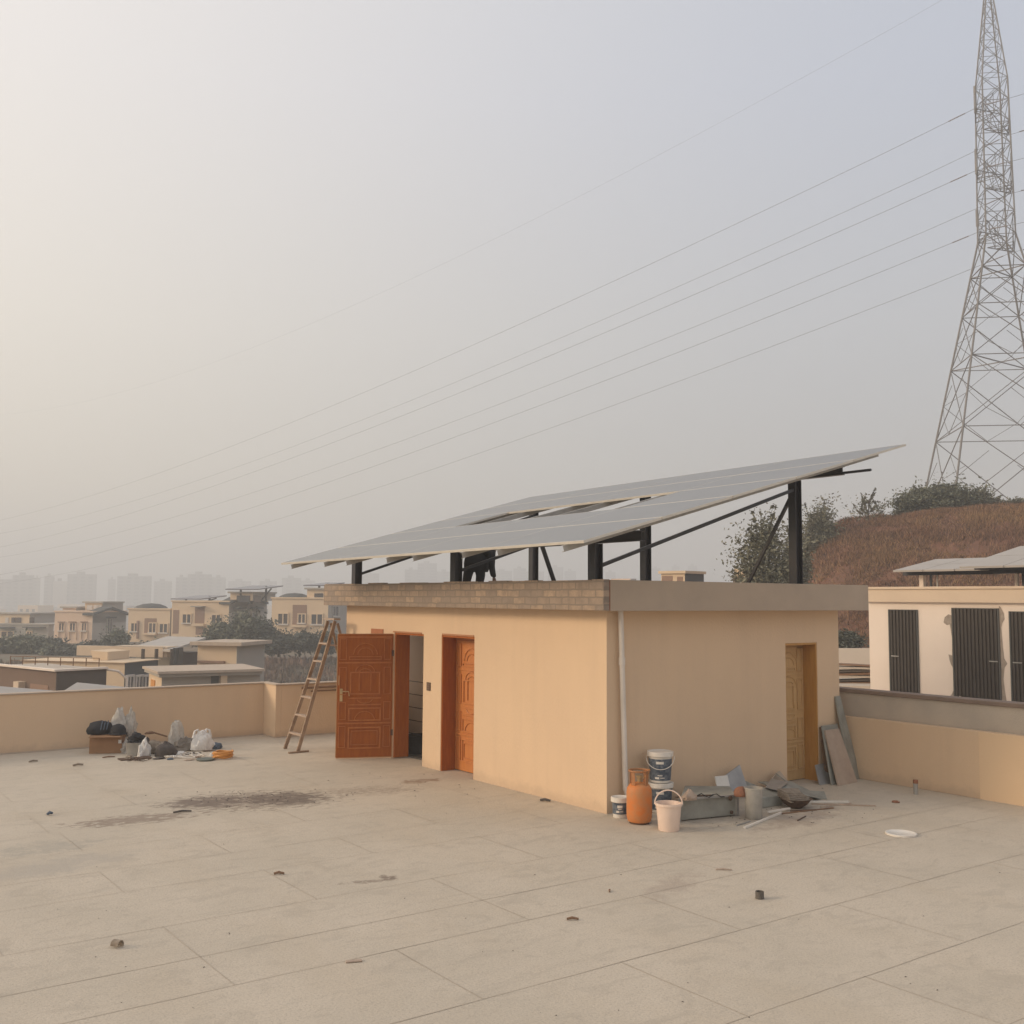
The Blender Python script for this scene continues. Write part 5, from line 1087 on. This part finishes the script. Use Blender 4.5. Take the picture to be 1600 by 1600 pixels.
# gable roof over the shaded side
def gable(hh, xm, ypk, xl, xr, yl, mt='fardark'):
    fr = hh.Vf; a, za = hh.on(fr, xl, yl); c, zc = hh.on(fr, xm, ypk); b, zb = hh.on(fr, xr, yl)
    MB().prism([fr(a, 0.03, za - 0.2), fr(c, 0.03, zc), fr(b, 0.03, zb - 0.2), fr(b, 0.03, za - 1.2), fr(a, 0.03, za - 1.2)], -fr.n * 1.2).build('gable', 'fargrey', hh.t)
    MB().prism([fr(a - .4, 0.4, za - 0.25), fr(c, 0.4, zc + 0.05), fr(c, 0.4, zc + 0.3), fr(a - .4, 0.4, za)], -fr.n * 1.6).prism([fr(c + .001, 0.4, zc + 0.05), fr(b + .4, 0.4, zb - 0.25), fr(b + .4, 0.4, zb), fr(c + .001, 0.4, zc + 0.3)], -fr.n * 1.6).build('roof', mt, hh.t)
gable(Bh, 171, 951.5, 145, 197, 958.5)
Bh.upper(98, 119, 950, 957, 3, 'farpink', 'fargrey', back=3)
o, a, b, zt, bk2 = Bh.upper(133, 160, 942, 957, 4.5, 'farwall', 'fargrey', back=4)
for x in (136.5, 147, 151):
    aa, zz = Bh.on(F(Bh.U.o - Bh.U.n * 4, Bh.U.u, Bh.U.n), x, 945.5); MB().fbox(Bh.U, aa, aa + 0.8, -3.999, -3.9, zz - 0.6, zz).build('window', 'tower_pale', o)
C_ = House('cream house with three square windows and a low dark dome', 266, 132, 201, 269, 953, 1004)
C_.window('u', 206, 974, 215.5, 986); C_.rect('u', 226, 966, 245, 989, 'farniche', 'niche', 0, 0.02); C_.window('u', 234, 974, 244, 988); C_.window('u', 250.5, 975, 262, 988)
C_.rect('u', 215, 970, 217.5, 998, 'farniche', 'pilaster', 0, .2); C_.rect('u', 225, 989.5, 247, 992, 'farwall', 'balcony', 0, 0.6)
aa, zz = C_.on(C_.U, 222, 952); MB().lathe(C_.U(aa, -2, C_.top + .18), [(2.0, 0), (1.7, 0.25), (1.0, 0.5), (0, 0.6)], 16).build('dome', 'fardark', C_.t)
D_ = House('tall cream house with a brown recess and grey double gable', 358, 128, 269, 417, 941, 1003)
D_.window('u', 286.5, 960, 298.5, 973); D_.window('u', 332, 961, 345, 974); D_.rect('u', 305, 948, 320, 974, 'farniche', 'recess', 0, 0.02); D_.rect('u', 303, 946.5, 321, 948.5, 'fargrey', 'hood', 0, 0.8); D_.rect('u', 303, 974.5, 322, 978, 'farwall', 'balcony', 0, 0.6)
D_.rect('u', 271, 953, 280, 990, 'farniche', 'stone_strip', 0, 0.03); D_.rect('u', 306, 980, 320, 992, 'farniche', 'recess', 0, 0.02)
gable(D_, 373, 936.5, 359, 388, 941); gable(D_, 399, 937, 388.5, 413, 941)
for x0 in (366, 393):
    D_.window('v', x0, 958, x0 + 9, 972, frame='fargrey'); D_.rect('v', x0 - 2, 949, x0 + 12, 951.5, 'fardark', 'hood', 0, 0.6)
o, a, b, zt, bk2 = D_.upper(360, 395, 927, 941, 6, 'farwall', 'fargrey', back=1.0)
for x in (364, 374, 391):
    aa, zz = D_.on(D_.U, x, 930.5); MB().fbox(D_.U, aa, aa + 0.9, -0.999, -0.9, zz - 0.8, zz).build('window', 'glass', o)
D_.array(352, 416, 914, 924, back=0); D_.array(263, 322, 930, 939, back=0.5)
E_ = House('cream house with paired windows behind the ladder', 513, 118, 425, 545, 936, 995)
E_.window('u', 435.5, 959, 450, 974.5); E_.window('u', 487.5, 960, 504, 975); E_.rect('u', 457.5, 945, 479.5, 976, 'farniche', 'recess', 0, 0.02); E_.window('u', 467, 960, 477, 973); E_.rect('u', 456.5, 976.5, 481, 980, 'farwall', 'balcony', 0, 0.5)
o, a, b, zt, bk2 = E_.upper(480, 509, 921, 936, 7, 'farwall', 'fargrey', back=0.4)
for x in (489.5, 495): aa, zz = E_.on(E_.U, x, 927); MB().fbox(E_.U, aa, aa + 0.6, -0.399, -0.3, zz - 1.0, zz).build('window', 'glass', o)
E_.array(471, 512, 909, 918, back=0.5)
aa, zz = E_.on(E_.U, 448, 936); MB().lathe(E_.U(aa, -2, E_.top + .18), [(1.8, 0), (1.5, 0.2), (0.9, 0.42), (0, 0.5)], 16).build('dome', 'fardark', E_.t)
E_.window('v', 519, 948, 527, 962, frame='fargrey')

# middle distance roofs just below the parapet line
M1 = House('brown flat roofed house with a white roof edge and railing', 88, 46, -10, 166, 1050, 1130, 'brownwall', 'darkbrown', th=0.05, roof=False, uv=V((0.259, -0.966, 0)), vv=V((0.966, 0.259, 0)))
MB().fbox(M1.U, M1.l, 0, -M1.r, 0, M1.top + 0.002, M1.top + 0.03).build('roof', 'cement', M1.t)
MB().fbox(M1.U, M1.l - 0.15, 0.15, -0.12, 0.15, M1.top + 0.031, M1.top + 0.11).fbox(M1.U, -0.12, 0.15, -M1.r, -0.121, M1.top + 0.031, M1.top + 0.11).build('roof_edge', 'white_wall', M1.t)
M1.rect('u', 32, 1064, 40, 1090, 'white_band', 'pillar', 0, 0.3); M1.rect('u', 48, 1068, 76, 1090, 'farniche', 'opening', 0, 0.02)
rl = MB()
for i in range(9):
    f = i / 8; p = M1.Vf(M1.r * f, -0.3, M1.top + .09) if i > 3 else M1.U(M1.l * (0.42 - 0.14 * i), -4.6 + i * 1.1, M1.top + .09)
for i in range(8):
    p = M1.Vf(0.3 + (M1.r - 0.3) * i / 7, -0.6 - 4 * (1 - i / 7.0), M1.top + 0.09); rl.bar(p, p + V((0, 0, 0.36)), 0.035)
p, q = M1.Vf(0.3, -4.6, M1.top), M1.Vf(M1.r, -0.6, M1.top)
rl.bar(p + V((0, 0, 0.44)), q + V((0, 0, 0.44)), 0.03).bar(p + V((0, 0, 0.27)), q + V((0, 0, 0.27)), 0.02)
rl.build('railing', 'wood', M1.t)
MB().tube([M1.Vf(M1.r, 0.05, M1.top), M1.Vf(M1.r + 0.5, 0.1, M1.top - 0.1), M1.Vf(M1.r + 0.9, 0.1, M1.top - 0.45), M1.Vf(M1.r + 0.95, 0.1, M1.top - 1.2)], 0.05, 8).build('downpipe', 'white_wall', M1.t)
M2 = House('long cream house behind the brown one, dark blue end wall', 195, 58, 36, 246, 1036, 1130, 'farwall', 'bluegrey', th=0.04)
MB().fbox(M2.U, M2.l, M2.l * 0.05, -4.8, -4.5, M2.top + 0.05, M2.top + 0.62).fbox(M2.Vf, 4.4, 6.0, -4.0, -0.5, M2.top + 0.05, M2.top + 0.62).build('roof_parapet', 'white_band', M2.t)
MB().prism([M2.U(M2.l * 0.42, -1, M2.top + .05), M2.U(M2.l * 0.28, -1, M2.top + .05), M2.U(M2.l * 0.28, -1, M2.top + .5), M2.U(M2.l * 0.45, -1, M2.top + .55)], -M2.U.n * 2).build('stair_head', 'farwall', M2.t)
for x0 in (197, 211, 221): M2.window('v', x0, 1058, x0 + 8, 1074, m='fardark', frame='tower_pale', sill=False)
M5 = House('open shed with a big sloping grey roof on posts', 270, 66, 213, 312, 1022, 1120, 'fargrey', 'darkbrown', roof=False)
a0, b0, c0_, d0_ = PD(205, 1011, 66), PD(267, 1015.5, 61), PD(322, 996, 70), PD(262, 994, 75)
MB().prism([a0, b0, c0_, d0_], (0, 0, -0.12)).build('roof', 'greyroof', M5.t)
for px in (223, 244, 268):
    p = PD(px, 1033, 61); MB().bar(V((p.x, p.y, p.z - 1)), V((p.x, p.y, PD(px, 1014, 61).z)), 0.16).build('post', 'darkbrown', M5.t)
p = PD(278, 1012, 61.5); MB().fbox(F(p, VV, UV), 0, 0.5, -0.1, 0.05, -0.9, 0).fbox(F(p, VV, UV), -0.35, -0.1, -0.1, 0.05, -0.9, 0).build('door', 'bluegrey', M5.t)
M6 = House('upper room with a warm cream wall and flat overhanging roof', 370, 60, 309, 413, 1009, 1120, 'farwall', 'fargrey', th=0.2, roof=False)
MB().fbox(M6.U, M6.l - 0.3, 0.45, -M6.r - 0.1, 0.35, M6.top + 0.002, M6.top + 0.2).build('roof', 'coping', M6.t)
M6.rect('u', 311, 1032, 352, 1036, 'farniche', 'pipe_shelf', 0, 0.2)
M4 = House('long grey house with overhanging flat roof above the parapet', 253, 52, 233, 406, 1052, 1130, 'farwall', 'fargrey', roof=False, uv=V((-0.13, -0.991, 0)), vv=V((0.991, -0.13, 0)))
MB().fbox(M4.U, M4.l - 0.25, 0.6, -M4.r - 0.1, 0.3, M4.top + 0.002, M4.top + 0.12).build('roof', 'coping', M4.t)
MB().fbox(M4.U, M4.l - 0.2, 0.45, -M4.r, 0.2, M4.top - 0.16, M4.top - 0.001).build('roof_soffit', 'fargrey', M4.t)
M4.rect('u', 237, 1061, 243, 1080, 'hose', 'door', 0, 0.04); M4.rect('v', 330, 1049, 342, 1074, 'fardark', 'entrance', 0, 0.02); M4.rect('v', 343, 1053, 353, 1075, 'farwall', 'pillar', 0, 0.3)
def hiproof(label, pxl, pxr, pxa, ya, yb, d, m='greyroof'):
    L_, R_, A_ = PD(pxl, yb, d), PD(pxr, yb, d), PD(pxa, ya, d + 2); bk3 = (ray(800, 937)).normalized(); bk3.z = 0
    t = thing('hip_roof_house', (A_.x, A_.y, -7), label, 'house', 'hip roofed houses below the parapet')
    mb = MB(); l2, r2 = L_ + bk3 * 1.6, R_ + bk3 * 1.6; mb.add([L_, R_, r2, l2, A_ - bk3 * 1.2], [(0, 1, 4), (1, 2, 4), (2, 3, 4), (3, 0, 4), (3, 2, 1, 0)]); mb.build('roof', m, t)
    c = (L_ + R_ + l2 + r2) / 4; u = (R_ - L_).normalized(); w_ = (R_ - L_).length
    MB().fbox(F(V((c.x, c.y, 0)), u, V((-u.y, u.x, 0))), -w_ * .44, w_ * .44, -0.7, 0.7, -7.1, min(L_.z, R_.z) - 0.01).build('wall', 'fargrey', t)
hiproof('grey hipped roof at the far left below the brown house', -30, 62, 18, 1066, 1088, 34)
hiproof('broad grey hipped roof showing between brown and cream houses', 92, 204, 145, 1061.5, 1084, 34)
# houses beyond the room's roof
H1 = House('small cream roof house with a dark grey end wall behind the room', 1070, 62, 1033, 1099, 896, 960, 'farwall', 'bluegrey', th=0.16, uv=V((0.2, -0.98, 0)), vv=V((0.98, 0.2, 0)))
H1.rect('u', 1034.5, 900, 1051, 912, 'farniche', 'opening', 0, 0.02); H1.rect('u', 1058, 901, 1067, 912, 'farniche', 'opening', 0, 0.02)
H2 = House('brown walled house with a pale top at the foot of the olive tree', 1167, 55, 1145, 1180, 902, 960, 'brownwall', 'fargrey', roof=False, uv=V((0.2, -0.98, 0)), vv=V((0.98, 0.2, 0)))
MB().fbox(H2.U, H2.l * 0.9, 0, -2, -0.01, H2.top + 0.001, H2.top + 0.45).build('pale_top', 'farwall', H2.t)
H3 = House('faint low house seen between the two near steel posts', 985, 170, 955, 994, 904, 945, 'farpink', 'fargrey', roof=False, uv=V((0.2, -0.98, 0)), vv=V((0.98, 0.2, 0)))

# ---------------------------------------------------------------- pylon
rp0 = ray(1571, 790); PC = PD(1571, 790, 100); PC.z = 9.3
az0 = math.atan2(rp0.y, rp0.x)
py_ = thing('lattice_pylon', PC, 'tall steel lattice pylon on the hill behind the bushes', 'pylon')
def zpx(py): r = ray(1560, py); return CO.z + r.z * 100 / math.hypot(r.x, r.y)
zB, zW, zT, zP = PC.z, zpx(372), zpx(128), zpx(-45)
a0 = az0 + math.pi + rad(62)                       # azimuth of one corner, measured from the direction to the viewer
# lateral offsets of the corners as seen: -118 -63 63 118 px at the foot
def half(z):
    if z < zW: t = (z - zB) / (zW - zB); return 8.6 * (1 - t) + 1.75 * t
    if z < zT: t = (z - zW) / (zT - zW); return 1.75 * (1 - t) + 1.52 * t
    t = (z - zT) / (zP - zT); return 1.52 * (1 - t) + 0.12 * t
leanpx = 0.0
cx_off = lambda z: 0.0
def corner(k, z):
    a = a0 + k * math.pi / 2; r = half(z); return V((PC.x + r * math.cos(a), PC.y + r * math.sin(a), z))
for k in range(4):
    MB().bar(corner(k, zB - 3), corner(k, zW), 0.12).bar(corner(k, zW), corner(k, zT), 0.10).bar(corner(k, zT), corner(k, zP), 0.085).build('leg', 'pyl', py_)
lv = [zB - 0.5]
while lv[-1] < zW - 1.2: lv.append(lv[-1] + max(2.6, half(lv[-1]) * 1.0))
lv[-1] = zW
br2 = MB()
def face(z0, z1, w_, sub):
    for k in range(4):
        a, b, c, d = corner(k, z0), corner(k + 1, z0), corner(k + 1, z1), corner(k, z1)
        br2.bar(a, c, w_).bar(b, d, w_).bar(a, b, w_)
        if sub:
            x = (a + c) / 2; m1, m2 = (a + d) / 2, (b + c) / 2
            la, lb = (a + x) / 2, (b + x) / 2; ua, ub = (d + x) / 2, (c + x) / 2
            br2.bar(m1, la, w_ * .6).bar(m2, lb, w_ * .6).bar(m1, ua, w_ * .6).bar(m2, ub, w_ * .6).bar(la, V(((a + b) / 2)), w_ * .6).bar(lb, V(((a + b) / 2)), w_ * .6)
for i in range(len(lv) - 1): face(lv[i], lv[i + 1], 0.065, half(lv[i]) > 3)
for k in (0, 1): br2.bar(corner(k, lv[2]), corner(k + 2, lv[2]), 0.08); br2.bar(corner(k, lv[4]), corner(k + 2, lv[4]), 0.08)
n = 7
for i in range(n): face(zW + (zT - zW) * i / n, zW + (zT - zW) * (i + 1) / n, 0.045, False)
n = 7
for i in range(n): face(zT + (zP - zT) * i / n, zT + (zP - zT) * (i + 1) / n, 0.035, False)
br2.build('bracing', 'pyl', py_)
armdir = V((math.cos(az0 - rad(21)), math.sin(az0 - rad(21)), 0)); armside = V((-armdir.y, armdir.x, 0))
arms = []
for (pn, pf) in ((168, 219), (265, 311), (362, 404)):
    r = ray(1531, pn); dn = 96.5; z = CO.z + r.z * dn / math.hypot(r.x, r.y)
    am = MB()
    for s in (-1, 1):
        tip_ = V((PC.x, PC.y, z)) + armdir * 3.75 * s
        for q_ in (-1, 1):
            r0 = V((PC.x, PC.y, z)) + armdir * 0.9 * s + armside * 1.15 * q_; r1 = r0 + V((0, 0, 2.6))
            am.bar(r0, tip_, 0.06).bar(r1, tip_ + V((0, 0, 0.15)), 0.06)
            for j in (0.3, 0.6): am.bar(r0.lerp(tip_, j), r1.lerp(tip_, j), 0.04).bar(r0.lerp(tip_, j), r1.lerp(tip_, j - 0.3), 0.04)
        for j in (0, 0.3, 0.6):
            l0 = V((PC.x, PC.y, z)) + armdir * 0.9 * s; am.bar((l0 + armside * 1.15).lerp(tip_, j), (l0 - armside * 1.15).lerp(tip_, min(1, j + 0.3)), 0.04).bar((l0 - armside * 1.15).lerp(tip_, j), (l0 + armside * 1.15).lerp(tip_, j), 0.04)
        arms.append(tip_)
    am.build('cross_arm', 'pyl', py_)
# little panels bolted to the left leg and the climbing guard
for y0, y1 in ((122, 165), (222, 262), (318, 345)):
    z1, z0 = zpx(y0), zpx(y1); c = corner(3, z0)
    best = min(range(4), key=lambda k: (corner(k, z0) - CO).cross(V((0, 0, 1))).dot(ray(1571, 500)) if False else -((corner(k, z0) - PC).dot(V((-math.sin(az0), math.cos(az0), 0)))))
    c = corner(best, z0); MB().box(c.x - 0.09, c.x + 0.09, c.y - 0.09, c.y + 0.09, z0, z1).build('marker_panel', 'pyl', py_)

# conductors: each follows the sag read from the photograph on its own vertical plane
LD = V((-armdir.y, armdir.x, 0))
if LD.y < 0: LD = -LD
def onplane(px, py, A):
    n = V((-LD.y, LD.x, 0)); r = ray(px, py); t = (A - CO).dot(n) / r.dot(n); return CO + r * t
WIRES = [('near', 0, [(1200, 327), (800, 516), (400, 680), (0, 813)], 'uppermost of the six conductor wires', 171), ('far', 0, [(1200, 390), (800, 564), (400, 716), (0, 834)], 'second conductor wire from the top', 0),
         ('near', 1, [(1200, 412), (800, 582), (400, 735), (0, 855)], 'third conductor wire from the top', 0), ('far', 1, [(1200, 468), (800, 628), (400, 765), (0, 871)], 'fourth conductor wire from the top', 0),
         ('near', 2, [(1200, 496), (800, 652), (400, 790), (0, 898)], 'fifth conductor wire from the top', 0), ('far', 2, [(1200, 548), (800, 695), (400, 818), (0, 912)], 'lowest conductor wire, leaving the pylon under all the others', 0),
         ('top', 0, [(1200, 160), (1000, 255), (715, 400), (200, 610)], 'faint thin earth wire running high above the six conductors', 0)]
def fit(ps):                                     # least-squares quadratic z(t)
    S = [sum(t ** k for t, z in ps) for k in range(5)]; T_ = [sum(z * t ** k for t, z in ps) for k in range(3)]
    m_ = Matrix(((S[0], S[1], S[2]), (S[1], S[2], S[3]), (S[2], S[3], S[4]))); return m_.inverted() @ V(T_)
for kind, lvl, pts, lab, _ in WIRES:
    if kind == 'top': A_ = V((PC.x, PC.y, zP))
    else: A_ = arms[lvl * 2 + (0 if kind == 'near' else 1)]
    sd0 = [((onplane(px, py, A_) - A_).dot(LD), onplane(px, py, A_).z) for px, py in pts]
    cf = fit(sd0 + [(0, A_.z)] * 3)
    P_ = []
    for i in range(41):
        t = 330 * i / 40; P_.append(V((A_.x, A_.y, 0)) + LD * t + V((0, 0, cf[0] + cf[1] * t + cf[2] * t * t)))
    P_[0] = A_.copy()
    mb = MB().tube(P_, 0.019 if kind != 'top' else 0.009, 5)
    mesh_thing('power_line', mb, 'wire', lab + ' running down to the left', 'wire', 'power lines from the pylon')
    if kind != 'top':
        d = (P_[1] - P_[0]).normalized(); st = P_[0] + d * 0.9; MB().tube([st, st + d * 1.5], 0.05, 8).build('insulator', 'insul', py_)
        rr_ = -LD; mb = MB().tube([A_, A_ + rr_ * 15 + V((0, 0, -0.6)), A_ + rr_ * 45 + V((0, 0, -0.8)), A_ + rr_ * 90 + V((0, 0, 2))], 0.017, 5)
        mesh_thing('power_line', mb, 'wire', ['stub of conductor leaving the pylon to the right at the %s, %s side' % (('top level', 'middle level', 'lowest level')[lvl], kind)][0], 'wire', 'power lines from the pylon')
        MB().tube([A_ + rr_ * 0.9, A_ + rr_ * 2.4 + V((0, 0, -0.08))], 0.05, 8).build('insulator', 'insul', py_)

# ---------------------------------------------------------------- far city in the haze
TW = [(-30, 18, 905, 1000), (18, 52, 898.5, 1000), (52, 62, 903, 1080), (68, 84, 900, 1050), (82, 104, 908, 950, 1), (104, 150, 897, 1000), (168, 180, 905, 1150), (182, 236, 900, 1000), (240, 268, 908, 1120), (274, 292, 902, 1000), (292, 330, 897, 1000), (330, 352, 902, 1050), (356, 392, 908, 1150),
      (405, 432, 908, 1100), (440, 470, 903, 1050), (470, 492, 907, 1150), (560, 592, 896, 1150), (632, 652, 890, 1100), (652, 682, 880, 1120), (682, 706, 893, 1180), (770, 800, 892, 1200), (802, 822, 888, 1180), (822, 850, 893, 1150), (856, 880, 886, 1200), (882, 900, 892, 1250), (946, 962, 894, 1250), (1018, 1032, 888, 1250), (1050, 1062, 885, 1300), (1075, 1090, 884, 1300)]
names = ['leftmost', 'square topped', 'narrow', 'slim', 'pale striped', 'broad', 'thin', 'widest', 'low', 'plain', 'high', 'stepped', 'distant']
for i, t in enumerate(TW):
    x0, x1, top, d = t[:4]; a, b = PD(x0, 937, d), PD(x1, 937, d); z = PD(x0, top, d).z
    o = thing('tower_block', ((a + b) / 2) * 1, 'faint tower block in the haze, number seen', 'tower block', 'tower blocks on the hazy skyline')
    nxt = ['above the far left grey house', 'above the pink house', 'above the cream house with square windows', 'above the tall house with double gable', 'above the cream house behind the ladder', 'beneath the low edge of the solar panels', 'between the middle posts of the solar canopy', 'between the near steel posts']
    ix = 0 if x1 < 64 else 1 if x1 < 200 else 2 if x1 < 270 else 3 if x1 < 420 else 4 if x1 < 540 else 5 if x1 < 710 else 6 if x1 < 930 else 7
    rank = sum(1 for tt in TW[:i] if (0 if tt[1] < 64 else 1 if tt[1] < 200 else 2 if tt[1] < 270 else 3 if tt[1] < 420 else 4 if tt[1] < 540 else 5 if tt[1] < 710 else 6 if tt[1] < 930 else 7) == ix)
    o['label'] = '%s hazy tower block from the left %s' % (['first', 'second', 'third', 'fourth', 'fifth', 'sixth', 'seventh', 'eighth'][rank], nxt[ix])
    u = (b - a).normalized(); f_ = F(V((a.x, a.y, 0)), u, V((-u.y, u.x, 0)))
    w_ = (b - a).length; g0 = ground_z(a.x, a.y)
    MB().fbox(f_, 0, w_, 0, 18, g0 - 1, z).build('block', 'tower_pale' if len(t) > 4 else 'tower', o)
    MB().fbox(f_, w_ * 0.3, w_ * 0.6, 4, 10, z, z + 2.5).build('roof_house', 'tower', o)
rn = random.Random(5); k_ = 0
lowx = sorted(rn.uniform(-40, 560) for _ in range(34))
ORD = ['first', 'second', 'third', 'fourth', 'fifth', 'sixth', 'seventh', 'eighth', 'ninth', 'tenth']
for i, px in enumerate(lowx):
    d = rn.uniform(420, 800); p = PD(px, rn.uniform(944, 956), d); w_ = rn.uniform(9, 20); g0 = ground_z(p.x, p.y)
    if p.z < g0 + 3: p.z = g0 + 6
    o = thing('low_block', (p.x, p.y, g0), 'pale low building half lost in haze behind the far houses', 'building', 'low buildings behind the far houses')
    f_ = F(V((p.x, p.y, 0)), UV, -VV)
    MB().fbox(f_, 0, w_, -10, 0, g0 - 1, p.z).build('block', ('farwall', 'fargrey', 'tower_pale')[i % 3], o)
    wn_ = MB()
    for q_ in range(3): wn_.fbox(f_, w_ * (0.12 + 0.3 * q_), w_ * (0.26 + 0.3 * q_), 0.001, 0.08, p.z - 3.2, p.z - 1.6)
    wn_.build('windows', 'glass', o)

# ---------------------------------------------------------------- haze
HZ = 3000
hb = MB().box(-HZ, HZ, -HZ, HZ, -21, 70).build('haze', 'black', origin=(0, 0, -21)); tag(hb, 'thin winter haze lying over the whole place', 'haze', kind='stuff')
hmz = bpy.data.materials.new('haze'); hmz.use_nodes = True; t = hmz.node_tree; t.nodes.clear()
ho = t.nodes.new('ShaderNodeOutputMaterial'); pv = t.nodes.new('ShaderNodeVolumePrincipled')
pv.inputs['Color'].default_value = (0.88, 0.908, 0.935, 1); pv.inputs['Density'].default_value = 0.0021; pv.inputs['Anisotropy'].default_value = 0.2
t.links.new(pv.outputs[0], ho.inputs['Volume']); hb.data.materials.clear(); hb.data.materials.append(hmz)
